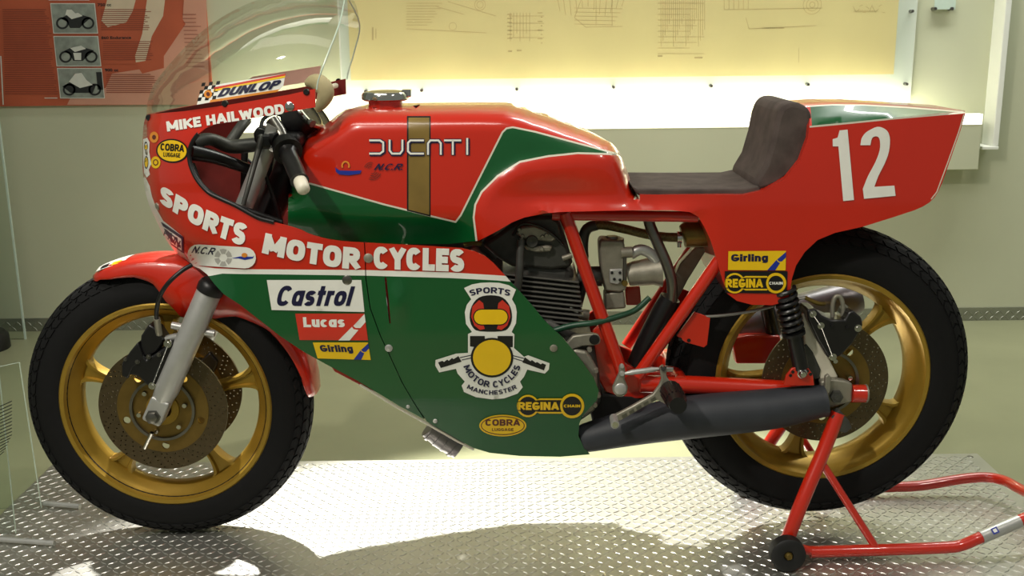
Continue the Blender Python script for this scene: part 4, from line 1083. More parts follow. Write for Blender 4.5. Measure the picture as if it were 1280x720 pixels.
# shocks
def shock(s):
    a, b = at(979, 355, -.125), at(1001, 460, -.125)
    a.y *= s; b.y *= s
    d = (b - a).normalized()
    o = tube('rear_shock', [a, a.lerp(b, .55), a.lerp(b, .56), b], [.011, .011, .0165, .0165], 'satin', bike, seg=18)
    u = d.cross(Vector((0, 1, 0))).normalized(); v = d.cross(u); P = []
    L = (b - a).length
    for k in range(0, 7 * 16 + 1):
        t = .06 + .50 * k / (7 * 16); an = 2 * math.pi * k / 16
        P.append(a + d * L * t + (u * math.cos(an) + v * math.sin(an)) * .021)
    V, Fc = tube_geo(P, .0048, 8); mesh_obj('coil_spring', V, Fc, 'satin', o)
    tube('spring_seat', [a.lerp(b, .57), a.lerp(b, .60)], .025, 'black', o, seg=20)
    return o
shock(1); shock(-1)

# rear brake
tq = slab('torque_bracket', [(1003, 392), (1014, 394), (1024, 425), (1038, 452), (1048, 472), (1026, 476), (1014, 455), (1006, 430)], -.098, -.088, 'plug', bike, bev=.003)
slab('bracket_wing', [(1002, 436), (1008, 430), (1016, 440), (1026, 462), (1024, 474), (1012, 474)], -.102, -.096, 'engine', tq, bev=.002)
rc = slab('rear_caliper', [(1009, 387), (1020, 387), (1028, 395), (1040, 400), (1056, 400), (1060, 391), (1066, 388), (1077, 397), (1079, 407), (1075, 415), (1066, 430), (1052, 444), (1042, 450), (1035, 447), (1022, 425), (1010, 400)], -.126, -.062, 'satin', bike, bev=.004)
for x, y, r in ((1016, 392.5, .0075), (1026, 407, .0075), (1041, 446, .008), (1072.5, 410, .008), (1040, 407, .0045), (1059, 409, .0045)):
    q = at(x, y, -.127); lathe('caliper_bolt', [(0, -.005), (r * .5, -.005), (r * .6, -.002), (r, -.002), (r, .004)], q, 'chrome' if r > .005 else 'black', rc, seg=14)
T('locking_wire', [(1016, 392.5, -.131), (1026, 407, -.131), (1041, 446, -.131)], .001, 'chrome', rc, seg=5)
lp_ = [(1041, 398, -.10), (1040.5, 384, -.10), (1043, 373, -.10), (1047, 370, -.10), (1051.5, 373, -.10), (1054, 385, -.10), (1053, 399, -.10)]
T('bleed_loop', lp_, .0048, 'cast', rc, smooth=4, seg=10)
T('brake_union', [(1006, 372, -.115), (1022, 379, -.11), (1030, 380, -.10)], .0045, 'brass', rc, smooth=3, seg=8)
T('brake_line', [(872, 396, -.105), (905, 394, -.115), (945, 388, -.12), (985, 377, -.12), (1006, 372, -.115)], .0035, 'steel', rc, smooth=4, seg=7)
# red rear caliper support and chain side seen through the wheel
ch = slab('far_swingarm_box', [(915, 424), (935, 420), (975, 420), (980, 440), (978, 455), (920, 455)], .10, .13, 'red', bike, bev=.004)
slab('chain_guard', [(958, 474), (968, 440), (980, 425), (992, 420), (998, 440), (990, 474)], .05, .07, 'exhaust_far', ch, bev=.003)
# far exhaust
T('far_silencer', [(885, 428, .19), (930, 413, .19), (1000, 391, .19), (1062, 373, .19), (1074, 370, .19)], [.030, .044, .046, .044, .036], 'exhaust_far', bike, seg=28)
# near silencer
mu = T('silencer', [(727, 549, -.122), (740, 545.5, -.122), (800, 532, -.122), (862, 521.5, -.122), (960, 511.5, -.122), (1012, 503.5, -.122), (1029, 501, -.122)], [.029, .033, .041, .0465, .0445, .0375, .0345], 'exhaust', bike, smooth=4, seg=36)
T('inlet_sleeve', [(700, 556, -.11), (731, 548, -.122)], [.024, .027], 'black', mu, seg=24)
T('end_ring', [(1027, 501.3, -.122), (1031.5, 500.6, -.122)], .0352, 'exhaust', mu, seg=36)

# ---------------------------------------------------------------- engine
en = slab('engine', [(500, 420), (560, 385), (690, 400), (712, 415), (742, 425), (750, 470), (752, 505), (738, 520), (700, 545), (600, 548), (530, 500)], -.11, .11, 'engine', bike, bev=.012)
ti = math.radians(-7)
ct = at(683, 348, -.105); cb = at(690, 402, -.105)
for k in range(10):
    q = ct.lerp(cb, k / 9)
    rx = .082 if k < 8 else .072
    V, Fc = box_geo((q.x - .012, -.005, q.z), (rx, .10, .0024), Matrix.Rotation(-ti, 3, 'Y'))
    mesh_obj('cylinder_fin', V, Fc, 'finmetal', en, smooth=False, mods=[bevel_mod(.0018, 2)])
V, Fc = box_geo(((ct.x + cb.x) / 2 - .012, -.005, (ct.z + cb.z) / 2), (.06, .078, .075), Matrix.Rotation(-ti, 3, 'Y'))
mesh_obj('cylinder_barrel', V, Fc, 'engine', en, smooth=False, mods=[bevel_mod(.02, 3)])
hd = slab('cylinder_head', [(602, 306), (618, 296), (640, 280), (662, 271), (690, 270), (700, 276), (708, 300), (716, 328), (714, 334), (690, 338), (640, 334), (625, 325)], -.095, .09, 'engine', en, bev=.008)
slab('rocker_cover', [(644, 292), (652, 284), (668, 282), (684, 288), (696, 298), (690, 303), (675, 301), (655, 299)], -.112, -.094, 'cast', en, bev=.004)
slab('rocker_cover', [(653, 306), (668, 309), (682, 307), (691, 308), (688, 315), (670, 316), (658, 313)], -.110, -.094, 'cast', en, bev=.004)
q = at(665, 301.5, -.112); lathe('cover_plug', [(0, -.004), (.007, -.006), (.0115, -.006), (.013, -.002), (.013, .02)], q, 'engine', en, seg=28)
for x, y in ((653, 295), (678, 296), (649, 287), (683, 294), (677, 311), (652, 299)):
    q = at(x, y, -.113); lathe('cover_bolt', [(0, -.004), (.0035, -.004), (.0045, 0), (.0045, .006)], q, 'cast', en, seg=10)
T('oil_line', [(651, 300, -.118), (650, 320, -.125), (649, 345, -.13), (645, 375, -.12)], .0085, 'engine', en, smooth=4, seg=10)
T('plug_lead', [(641, 294, -.11), (652, 280, -.12), (672, 282, -.12), (690, 292, -.115), (704, 306, -.1)], .003, 'black', en, smooth=4, seg=7)
T('bolt_stud', [(703, 323, -.10), (715, 319, -.10)], .006, 'cast', en, seg=8)
T('exhaust_port', [(600, 300, -.03), (620, 320, -.03)], .03, 'finmetal', en, seg=18)
T('fuel_tap', [(580, 306, -.14), (592, 303, -.14), (602, 305, -.14)], .0055, 'brass', en, seg=8)
slab('oil_sump', [(736, 506), (752, 492), (790, 494), (815, 506), (800, 526), (760, 534), (742, 536)], -.075, .075, 'raw_dark', en, bev=.006)
# crankcase details
slab('engine_mount', [(706, 432), (716, 420), (738, 417), (748, 419), (751, 424), (750, 430), (744, 432), (728, 433), (714, 438)], -.128, -.112, 'cast', en, bev=.003)
q = at(743, 424.5, -.130); lathe('mount_bore', [(0, -.0006), (.009, -.0006), (.011, 0)], q, 'black', en, seg=18)
slab('side_cover', [(716, 436), (735, 440), (746, 460), (748, 500), (744, 514), (728, 524), (722, 500), (716, 470)], -.128, -.108, 'cast', en, bev=.006)
for x, y in ((745, 463), (748, 494), (744, 506), (737, 437)):
    q = at(x, y, -.129); lathe('cover_bolt', [(0, -.006), (.0045, -.006), (.0055, 0), (.0055, .008)], q, 'cast', en, seg=10)
T('valve_lump', [(722, 392, -.06), (736, 394, -.06)], .012, 'cast', en, seg=14)
T('starter_link', [(712, 384, -.09), (722, 390, -.09)], .007, 'chrome', en, seg=10)
T('strut', [(731, 352, -.07), (721, 392, -.07)], .008, 'black', en, seg=10)
# front exhaust header peeking below the fairing
for k in range(5):
    pass
hp = T('header_flex', [(540, 530, -.05), (556, 544, -.05), (576, 556, -.05)], .034, 'exhaust_far', bike, seg=24)
for k in range(4):
    t = k / 3; T('flex_rib', [(541 + 28 * t, 532 + 20 * t, -.05), (544 + 28 * t, 534 + 20 * t, -.05)], .0365, 'exhaust_far', hp, seg=24)
slab('oil_cooler', [(408, 450), (440, 464), (476, 484), (473, 492), (458, 486), (418, 465)], -.185, .10, 'decal_red', bike, bev=.003)
lp2 = [at(x, y, float(fair_depth([(x, y - 2)])[0]) + .006) for x, y in ((450, 481), (475, 496), (500, 511), (532, 528.5), (572, 551.5), (592, 562))]
tube('lit_lip_line', lp2, .0028, 'pin', bf, seg=8)  # pale tube stands in for light caught along the fairing lip

# carburettor, breather and pipes
cbr = slab('carburettor', [(749, 304), (752, 300), (779, 301), (781, 306), (782, 330), (784, 345), (783, 362), (776, 366), (756, 364), (752, 345), (750, 325)], -.075, -.02, 'cast', bike, bev=.006)
q = at(765, 304, -.047); lathe('carb_cap', [(0, .016), (.012, .016), (.014, .010), (.026, .010), (.026, -.004)], q, 'finmetal', cbr, (0, 0, 1), 24)
slab('jet_cover', [(762, 337), (778, 336), (779, 350), (772, 356), (762, 354)], -.081, -.074, 'alloy', cbr, bev=.002)
for x, y in ((765, 341), (775, 341), (768, 349), (775, 350)):
    q = at(x, y, -.082); lathe('jet_screw', [(0, -.002), (.003, -.002), (.0035, .002)], q, 'black', cbr, seg=8)
slab('float_bowl', [(756, 366), (780, 364), (783, 386), (756, 388)], -.07, -.025, 'cast', cbr, bev=.005)
T('pump_body', [(776, 316, -.07), (790, 315, -.07)], .012, 'cast', cbr, seg=16)
T('throttle_rod', [(781, 322, -.075), (781, 356, -.075)], .004, 'steel', cbr, seg=8)
q = at(781, 354, -.08); lathe('brass_screw', [(0, -.004), (.006, -.004), (.007, .004)], q, 'brass', cbr, seg=12)
T('bellmouth', [(784, 344, -.047), (792, 342, -.047), (815, 339, -.047), (826, 338, -.047)], [.024, .027, .030, .036], 'cast', cbr, seg=28)
T('intake_manifold', [(722, 346, -.047), (752, 345, -.047)], .022, 'engine', cbr, seg=22)
T('cable_elbow', [(788, 318, -.06), (800, 312, -.06), (812, 316, -.06), (822, 326, -.06)], .012, 'alloy', cbr, smooth=4, seg=14)
can = T('catch_tank', [(853, 294, -.05), (856, 293, -.05), (894, 292, -.05), (898, 292, -.05)], [.022, .028, .028, .024], 'brass', bike, seg=26)
bh = T('breather_hose', [(730, 322, -.03), (729, 300, -.03), (735, 285, -.03), (750, 281, -.035), (775, 285, -.04), (804, 292, -.045), (828, 296, -.05), (852, 297, -.05)], [.0105, .0105, .0105, .0102, .0100, .0100, .0100, .0100], 'braid', bike, smooth=6, seg=16)
T('hose_clamp', [(846, 297, -.05), (852, 297, -.05)], .0135, 'chrome', bh, seg=18)
T('clamp_screw', [(849, 303, -.06), (849, 309, -.06)], .0045, 'chrome', bh, seg=8)
T('hose_sleeve', [(729, 330, -.03), (729, 300, -.03), (734, 286, -.03), (746, 281, -.034)], .0118, 'engine', bh, smooth=5, seg=14)
dp = T('drain_pipe', [(811, 268, -.075), (812, 280, -.075), (822, 304, -.08), (833, 329, -.085), (840, 354, -.085), (840, 376, -.08)], .0118, 'steel', bike, smooth=5, seg=16)
T('black_duct', [(838, 372, -.07), (826, 396, -.065), (812, 424, -.06), (797, 456, -.055)], [.0225, .025, .0255, .024], 'satin', dp, smooth=5, seg=20)
slab('red_box', [(781, 359), (800, 358), (802, 382), (783, 382)], .00, .04, 'red', bike, bev=.003)
T('fuel_pipe', [(690, 414, -.12), (715, 407, -.125), (745, 403, -.13), (775, 395, -.11), (795, 387, -.09), (812, 372, -.08)], .0065, 'hose_green', bike, smooth=5, seg=10)
slab('battery_tray', [(835, 365), (850, 330), (870, 308), (885, 310), (860, 350), (842, 385)], .02, .05, 'cast', bike, bev=.003)

# ---------------------------------------------------------------- foot controls
gl = slab('gear_linkage', [(766, 484), (770, 475), (774, 466), (774, 458), (777, 455), (781, 458), (782, 466), (781, 475), (785, 484), (784, 492), (778, 497), (771, 496), (766, 490)], -0.1880, -0.1760, 'cast', bike, bev=.003)
for x, y, r in ((777.5, 457.5, .0045), (777.5, 467, .0055), (775.5, 486, .0125)):
    q = at(x, y, -0.1890); lathe('pivot_cap', [(0, -.004), (r * .8, -.004), (r, -.002), (r, .002)], q, 'alloy', gl, seg=18)
T('link_rod', [(781, 467, -0.1880), (790, 465.5, -0.1880), (815, 462, -0.1880), (824, 461, -0.1880)], [.003, .0055, .0055, .003], 'alloy', gl, seg=10)
slab('lever_arm', [(824, 460), (829, 456.5), (834, 461), (833, 470), (838, 478), (850, 486), (851, 496), (843, 504), (832, 506), (822, 500), (800, 512), (776, 526), (767, 528), (765, 521), (790, 508), (816, 493), (824, 482), (827, 474)], -0.1900, -0.1780, 'cast', gl, bev=.003)
for k in range(5):
    x, y = 777 + 9 * k, 519.5 - 5.1 * k
    slab('lever_pocket', [(x, y), (x + 6, y - 3.4), (x + 7.5, y + 0.6), (x + 1.5, y + 4)], -.1906, -0.1880, 'steel', gl, bev=0)
for k in range(6):
    t = k / 5; T('toe_ring', [(767 + 1.5 * t, 522 + 8 * t, -0.1960 - .035 * t), (767.3 + 1.5 * t, 523.2 + 8 * t, -0.2010 - .035 * t)], .0088, 'alloy', gl, seg=14)
T('toe_peg', [(767, 521, -0.1900), (769, 531, -0.2380)], .0062, 'chrome', gl, seg=12)
q = at(829, 460.5, -0.1910); lathe('pivot_cap', [(0, -.004), (.005, -.004), (.006, .002)], q, 'chrome', gl, seg=12)
pg = T('foot_peg', [(838, 488, -0.1900), (842, 494, -0.2280), (846, 502, -0.2730), (848, 507, -0.3000)], [.0215, .0205, .0195, .017], 'black', bike, seg=20)
g = []
for k in range(16):
    a = 2 * math.pi * k / 16; c0, c1 = at(838.5, 489, -0.1910), at(845, 501, -0.2680)
    V, Fc = tube_geo([c0 + Vector((math.cos(a), 0, math.sin(a))) * .0215, c1 + Vector((math.cos(a), 0, math.sin(a))) * .020], .0022, 6); g.append((V, Fc))
V, Fc = join_geo(g); o = mesh_obj('knurling', V, Fc, 'black', pg); o['kind'] = 'stuff'

# ---------------------------------------------------------------- fasteners on the bodywork
for x, y, r, m in ((434, 350, .010, 'steel'), (460.5, 322.5, .0095, 'cast'), (486, 435, .008, 'alloy'), (692, 435, .008, 'cast'), (197, 258, .008, 'cast'), (510, 508, .004, 'alloy'), (544, 526, .005, 'alloy'), (184, 190, .006, 'cast'), (362, 133, .009, 'chrome')):
    dy = float(fair_depth([(x, y)])[0]); q = at(x, y, dy)
    par = bf if x > 457 and y > 300 else ff
    e = 2.0
    pA, pB, pC = at(x, y, dy), at(x + e, y, float(fair_depth([(x + e, y)])[0])), at(x, y + e, float(fair_depth([(x, y + e)])[0]))
    nr = (pB - pA).cross(pC - pA).normalized()
    if nr.y > 0: nr = -nr
    o = lathe('fairing_screw', [(r, -.001), (r, .0018), (r * .8, .003), (0, .0034)], q, m, par, nr, 18)
    V, Fc = box_geo(q + nr * .0033, (r * .75, .0006, .0009), Matrix.Rotation(.6, 3, 'Y'))

# ---------------------------------------------------------------- lettering and stickers
D = ['white', 'black', 'navy', 'yellow', 'decal_red', 'orange', 'blue', 'decal_grey', 'decal_dark', 'green', 'red']
WH, BK, NV, YE, RE, OR, BL, GY, DK, GR, RD = range(11)
FD, MD = fair_depth, mono_depth
Q = quad_warp
decal('rider_lettering', [L_text('MIKE HAILWOOD', Q((209, 164.5), (356, 142), (354, 129.5), (207.5, 152)), WH, .05, n=20)], FD, D, ff, 'white block lettering on the upper fairing')
# shop name along the fairing
decal('shop_lettering', [L_text('SPORTS', Q((198, 252), (304, 308), (311, 281), (202, 231), 5), WH, .068, n=16)], FD, D, ff, 'bold white lettering')
decal('shop_lettering', [L_text('MOTOR', Q((327, 316), (451, 337.5), (452, 310), (332, 291), 3), WH, .068, n=14)], FD, D, ff, 'bold white lettering')
decal('shop_lettering', [L_text('CYCLES', Q((467, 336), (580, 340), (581, 311.5), (467, 308), 0), WH, .068, n=14)], FD, D, bf, 'bold white lettering')
def cobra(cx, cy, rx, ry, rot, inner):
    def rt(x, y):
        c, s_ = math.cos(math.radians(rot)), math.sin(math.radians(rot)); return (cx + x * c - y * s_, cy + x * s_ + y * c)
    L = []
    if inner:
        L += [L_poly(ell(cx, cy, rx, ry, rot), YE, 1), L_poly(ell(cx, cy, rx * .93, ry * .87, rot), DK, 2), L_poly(ell(cx, cy, rx * .89, ry * .79, rot), YE, 3)]
    else:
        L += [L_poly(ell(cx, cy, rx, ry, rot), BK, 1), L_poly(ell(cx, cy, rx * .91, ry * .88, rot), YE, 2)]
    w1, h1 = rx * .74, ry * .34
    col = DK if inner else BK
    L.append(L_text('COBRA', Q(rt(-w1, 0.02 * ry), rt(w1, 0.02 * ry), rt(w1, -2 * h1 + .1 * ry), rt(-w1, -2 * h1 + .1 * ry)), col, .035, n=6, lvl=4))
    w2 = rx * (.52 if not inner else .46); t0, t1 = (.16 * ry, .52 * ry) if not inner else (.24 * ry, .5 * ry)
    L.append(L_text('LUGGAGE', Q(rt(-w2, t1), rt(w2, t1), rt(w2, t0), rt(-w2, t0)), col, .015, n=6, lvl=4))
    return L
decal('luggage_decal', cobra(215, 188.5, 20, 15, 4, False), FD, D, ff, 'yellow oval sticker with black lettering')
decal('luggage_decal', cobra(628.5, 532, 29.5, 13.5, 0, True), FD, D, bf, 'yellow oval sticker with dark lettering')
decal('round_sticker', [L_poly(ell(192.5, 171.5, 5.5, 7), OR, 1), L_poly(ell(192.5, 171.5, 2.4, 3), DK, 2)], FD, D, ff)
decal('round_sticker', [L_poly(ell(194.5, 203, 6, 7.5), YE, 1), L_poly(ell(194.5, 203, 3.4, 4), DK, 2), L_poly(ell(194.5, 203, 2.2, 2.6), YE, 3)], FD, D, ff)
decal('nose_emblem', [L_poly([(179, 174), (184, 172), (187, 178), (186.5, 190), (188, 199), (189, 205), (186, 212), (187.5, 218), (183.5, 222), (180, 216), (179, 195)], WH, 1, 3), L_poly(ell(182.4, 183, 2.2, 6), BK, 2, 3), L_poly(ell(182.4, 184, 1.6, 3), YE, 3, 3), L_poly(ell(182.8, 203, 2.6, 8), BK, 2, 3), L_poly(ell(182.8, 203, 1.9, 6), YE, 3, 3)], FD, D, ff)
decal('plug_maker_decal', [L_poly([(201, 277), (229, 296), (229.5, 317), (214, 306)], NV, 1, 5), L_poly([(201, 281), (226.5, 298.5), (227, 313.5), (214, 304)], WH, 2, 5), L_text('PION', Q((204, 294), (222.5, 310), (226, 301.5), (206.5, 286)), NV, .01, n=6, lvl=3)], FD, D, ff, base=.003)
L = [L_poly(stadium(277, 320.5, 43, 13.2, 3.5), WH, 1), L_text('N.C.R', Q((239, 316), (268, 319), (270, 310), (241, 307.5)), NV, .01, .3, n=6)]
for k in range(6):
    a0 = 60 * k + 6; a1 = a0 + 48
    L.append(L_poly([(279 + r * math.cos(math.radians(a)), 322 + r * math.sin(math.radians(a))) for r, aa in ((11, (a0, (a0 + a1) / 2, a1)), (5, (a1, (a0 + a1) / 2, a0))) for a in aa], GY, 2, 4))
L += [L_poly([(289, 323), (300, 320.5), (316, 321), (318, 319), (316, 323), (306, 325), (298, 323)], BL, 2, 5), L_poly(ell(305.5, 319, 3.6, 2.8), OR, 3, 4)]
decal('tuner_decal', L, FD, D, ff, 'white rounded sticker with grey ring', base=.0035)
decal('oil_decal', [L_poly([(333.5, 350), (451.5, 350), (455.5, 390), (339.5, 387.5)], WH, 1), L_text('Castrol', Q((345, 382.5), (440, 382.5), (444, 358), (349, 357)), NV, .035, .12, n=12)], FD, D, ff, 'white oil maker sticker')
decal('electrics_decal', [L_poly([(369, 392), (455.5, 392), (460, 425.5), (374.5, 425)], RE, 1), L_text('Lucas', Q((379.5, 409), (431, 409), (431, 396.5), (378.5, 396.5)), WH, .05, n=8), L_poly([(423, 425.6), (437, 425.6), (448, 412.5), (442, 411.5), (440, 408.5)], WH, 2), L_poly([(441.5, 407.5), (444.5, 410), (450.5, 410), (457, 402.5), (455.6, 392.5)], WH, 2)], FD, D, ff, 'red sticker with white diagonal arrow')
def girling(tl, tr, br, bl, t):
    tl, tr, br, bl = [np.array(p, float) for p in (tl, tr, br, bl)]
    def uv(u, v): return tuple((tl * (1 - u) + tr * u) * (1 - v) + (bl * (1 - u) + br * u) * v)
    return [L_poly([tl, tr, br, bl], YE, 1), L_text('Girling', Q(uv(t[0], t[3]), uv(t[2], t[3]), uv(t[2], t[1]), uv(t[0], t[1])), NV, .045, n=8),
            L_poly([uv(.68, 1), uv(.82, 1), uv(.90, .62), uv(.86, .56), uv(.84, .46)], BL, 2), L_poly([uv(.85, .44), uv(.88, .54), uv(.93, .54), uv(1, .34), uv(1, .06)], BL, 2)]
decal('damper_decal', girling((391, 428), (460, 428), (463.5, 450), (397, 448), (.1, .16, .70, .66)), FD, D, ff, 'yellow sticker with blue arrow')
decal('damper_decal', girling((910.5, 314), (982.5, 313.5), (982, 338), (910, 337.5), (.05, .16, .69, .62)), MD, D, mono, 'yellow sticker with blue arrow')
def link_shape(cx0, cx1, cy, r0, r1, hb):
    P = []
    for k in range(19):
        a = math.radians(35 + 290 * k / 18); P.append((cx0 + r0 * math.cos(a), cy + r0 * math.sin(a)))
    P2 = []
    for k in range(19):
        a = math.radians(-145 + 290 * k / 18); P2.append((cx1 + r1 * math.cos(a), cy + r1 * math.sin(a)))
    return P + [(cx0 + r0 * .82 + 3, cy - hb), (cx1 - r1 * .85, cy - hb)] + P2 + [(cx1 - r1 * .85, cy + hb), (cx0 + r0 * .82 + 3, cy + hb)]
def regina(cx0, cx1, cy, r0, r1, hb, x0, x1, th, box_=None, white_chain=False):
    L = []
    if box_: L.append(L_poly(box_, BK, 1))
    L += [L_poly(link_shape(cx0, cx1, cy, r0, r1, hb), YE, 2), L_poly(link_shape(cx0, cx1, cy, r0 - 2.4, r1 - 2.4, hb - 2.2), BK, 3), L_poly(ell(cx1, cy, r1 - .6, r1 - .6), YE, 4), L_poly(ell(cx1, cy, r1 - 3.6, r1 - 3.6), BK, 5)]
    L.append(L_poly([(x0 - .5, cy - th - 1), (cx0 - r0 + 4, cy - th - 1), (cx0 - r0 + 4, cy + th + 1), (x0 - .5, cy + th + 1)], BK, 4))
    L.append(L_text('REGINA', Q((x0, cy + th), (x1, cy + th), (x1, cy - th), (x0, cy - th)), YE, .05, n=8, lvl=6))
    w_ = r1 * .66; L.append(L_text('CHAIN', Q((cx1 - w_, cy + 1.8), (cx1 + w_, cy + 1.8), (cx1 + w_, cy - 1.8), (cx1 - w_, cy - 1.8)), WH if white_chain else YE, .04, n=4, lvl=6))
    return L
decal('chain_decal', regina(660, 715, 507.5, 14, 15.5, 9.5, 647.5, 699, 5), FD, D, bf, 'black and yellow chain link sticker')
decal('chain_decal', regina(918.5, 970, 354, 12.8, 13, 9, 907, 954, 5.5, [(906, 339), (984.5, 339), (983.5, 367), (906, 366)], True), MD, D, mono, 'black and yellow chain link sticker')
# dealer emblem on the belly
EMB = [(580, 360), (590, 355.5), (601, 353.5), (612, 353), (624, 353.5), (636, 356.5), (645, 362), (640, 374), (644.5, 382), (646, 390), (645, 404), (639.5, 415), (643, 418), (642.5, 435), (655, 446), (660, 444), (687, 454), (686, 462), (681, 467), (659, 462), (655, 471), (650, 477), (653.5, 484), (647, 492), (630, 498), (615, 499.2), (595, 496.5), (580, 490), (577, 482), (581, 477), (572, 467), (570, 461), (549, 465.5), (544, 457), (544.5, 450), (570, 442), (585, 441), (585, 417.5), (590, 415), (582.5, 405), (581, 390), (583.5, 381), (589, 374)]
def helmet(k):
    return crom([(613.5 - 26.5 * k, 397), (613.5 - 24 * k, 383), (613.5 - 15 * k, 391.5 - 19.5 * k), (613.5, 391.5 - 22.5 * k), (613.5 + 15 * k, 391.5 - 19.5 * k), (613.5 + 24 * k, 383), (613.5 + 26.5 * k, 397), (613.5 + 23 * k, 391.5 + 17 * k), (613.5 + 14 * k, 391.5 + 22.5 * k), (613.5 - 14 * k, 391.5 + 22.5 * k), (613.5 - 23 * k, 391.5 + 17 * k)], 3, True)
L = [L_poly(EMB, WH, 1), L_poly(helmet(1), BK, 2)]
hl = [tuple(p) for p in helmet(.93)]
L.append(L_poly([(589, 396), (590.5, 383), (599, 375), (604, 379), (605, 386), (604, 405), (606, 411), (600, 412.5), (593, 407)], RE, 3, 4))
L.append(L_poly([(638, 396), (636.5, 383), (628, 375), (623, 379), (622, 386), (623, 405), (621, 411), (627, 412.5), (634, 407)], RE, 3, 4))
L += [L_poly(stadium(613.5, 396.3, 22.4, 10.4), BK, 4, 5), L_poly(stadium(613.5, 396.3, 21, 9.2), YE, 5, 5)]
L += [L_poly([(587.5, 420), (606, 420), (606, 428), (596, 434), (587.5, 433)], BK, 2), L_poly([(622, 420), (641, 420), (641, 434), (634, 434), (622, 428)], BK, 2), L_poly(ell(615, 447, 26.6, 24.8), BK, 3), L_poly(ell(615, 447, 23.8, 22.2), YE, 4)]
L += [L_poly([(547.5, 453), (553, 451), (555, 452.5), (559, 449.5), (561, 451), (565, 447.5), (567, 449), (573, 445), (577, 452), (551, 460)], BK, 2, 5), L_poly([(682.5, 456), (678, 454), (676, 455.5), (671.5, 452.5), (669.5, 453.5), (665, 450), (663, 451.5), (656, 446.5), (653, 453), (680, 463)], BK, 2, 5)]
for a, b in (((575, 447), (589, 444)), ((577, 450), (589, 447.5)), ((641, 444.5), (655, 448)), ((641, 447.5), (654, 451.5))): L.append(L_poly(ribbon([a, b], 1.0), NV, 2, 6))
L += [L_text('SPORTS', arc_warp((612.5, 447), 80.5, 88, 107.5, 72.5), NV, .03, n=16, spacing=1.15), L_text('MOTOR CYCLES', arc_warp((615, 447), 37.5, 29.5, 197, 343), NV, .025, n=36, lvl=5, spacing=1.05), L_text('MANCHESTER', arc_warp((615, 428), 65.5, 60, 241, 299), NV, .02, n=20, lvl=3, spacing=1.15)]
decal('dealer_emblem', L, FD, D, bf, 'white emblem with helmet, yellow headlamp and handlebars')
# tank lettering
def strokes(offx, offy, wd, m, lvl):
    o = []
    for pl_ in ([(461.5, 175.5), (475, 175.5), (479, 178), (479, 189), (475, 192), (461.5, 192)], [(487, 174.5), (487, 188), (490, 192), (500, 192), (503, 188), (503, 174.5)],
                [(530, 175.5), (513, 175.5), (510, 178.5), (510, 189), (513, 192), (530, 192)], [(535, 193.5), (535, 179), (538, 175.5), (548, 175.5), (551, 179), (551, 193.5)], [(555, 175.5), (576.5, 175.5)], [(566, 175.5), (566, 193.5)], [(584, 172.5), (584, 193.5)]):
        o.append(L_poly(ribbon([(x + offx, y + offy) for x, y in pl_], wd), m, lvl, 6))
    return o
decal('tank_lettering', strokes(.5, .5, 5.2, NV, 1) + strokes(0, 0, 2.4, WH, 2), MD, D, mono, 'white outlined maker lettering')
L = [L_text('N.C.R.', Q((467, 212.5), (503, 212.5), (505, 204.5), (469, 204.5)), NV, .015, .35, n=6)]
for r in (4, 6.5, 9, 11.5):
    L.append(L_poly(ribbon([(465 + r * math.cos(math.radians(a)), 213 + r * math.sin(math.radians(a))) for a in range(20, 111, 15)], .8), DK, 2, 6))
    if r < 10: L.append(L_poly(ribbon([(464 + r * math.cos(math.radians(a)), 212 + r * math.sin(math.radians(a))) for a in range(200, 281, 16)], .8), DK, 2, 6))
L += [L_poly(ribbon([(432 + 4.4 * math.cos(math.radians(a)), 207 + 5 * math.sin(math.radians(a))) for a in range(150, 391, 24)], 2), OR, 2, 6), L_poly([(419, 209), (424, 213), (440, 213.5), (452, 213), (450, 217), (436, 219), (424, 218), (420, 215)], BL, 2, 6)]
decal('tuner_lettering', L, MD, D, mono)
# tail number
L = [L_poly([(1049.5, 163), (1059.5, 162), (1067.5, 250), (1054, 251.3), (1048, 183), (1041, 183), (1040.8, 174), (1047, 172)], WH, 1)]
two = crom([(1075.5, 181.5), (1077, 173), (1082, 166), (1090, 161), (1097, 158.5), (1104, 160), (1110, 165), (1112.5, 175), (1111, 190), (1106, 204), (1098, 220), (1093, 233.5)], 3)
two = [tuple(p) for p in two] + [(1118, 232), (1119.5, 244.8), (1080, 248.5), (1078.5, 236)] + [tuple(p) for p in crom([(1078.5, 236), (1085, 220), (1094, 203), (1099.5, 188), (1100, 177), (1098, 171.5), (1094, 170.5), (1090, 173), (1088, 181.5)], 3)][1:]
L.append(L_poly(two, WH, 1))
decal('race_number', L, MD, D, mono, 'large white number 12 on the tail')
# tyre maker plate on the windscreen (both sides, print only on the near one)
SD = screen_depth
def plate_layers(full):
    L = [L_poly([(246, 131), (249, 119), (262, 107), (357, 92), (354, 108), (346, 115), (262, 128)], WH, 1)]
    if full:
        L += [L_poly([(268, 109), (357, 92), (356.6, 94.5), (267, 112)], RE, 2), L_poly([(267, 112), (356.6, 94.5), (356.2, 97), (266, 114.5)], YE, 2), L_poly([(262, 128), (346, 115), (350, 111.5), (263, 125)], OR, 2)]
        for i in range(5):
            for j in range(5):
                if (i + j) % 2 == 0:
                    x, y = 246.5 + 4.6 * i + j * 1.2, 126.5 - 4.6 * j - i * .5
                    L.append(L_poly([(x, y), (x + 4.6, y - .5), (x + 5.8, y - 5), (x + 1.2, y - 4.5)], BK, 2))
        L += [L_poly(ell(260, 117.5, 5, 5), OR, 3), L_poly(ell(260, 117.5, 2.2, 2.5), DK, 4), L_text('DUNLOP', Q((271, 121.5), (349, 110), (352, 99.5), (274.5, 111)), NV, .045, .25, n=10, lvl=3)]
    return L
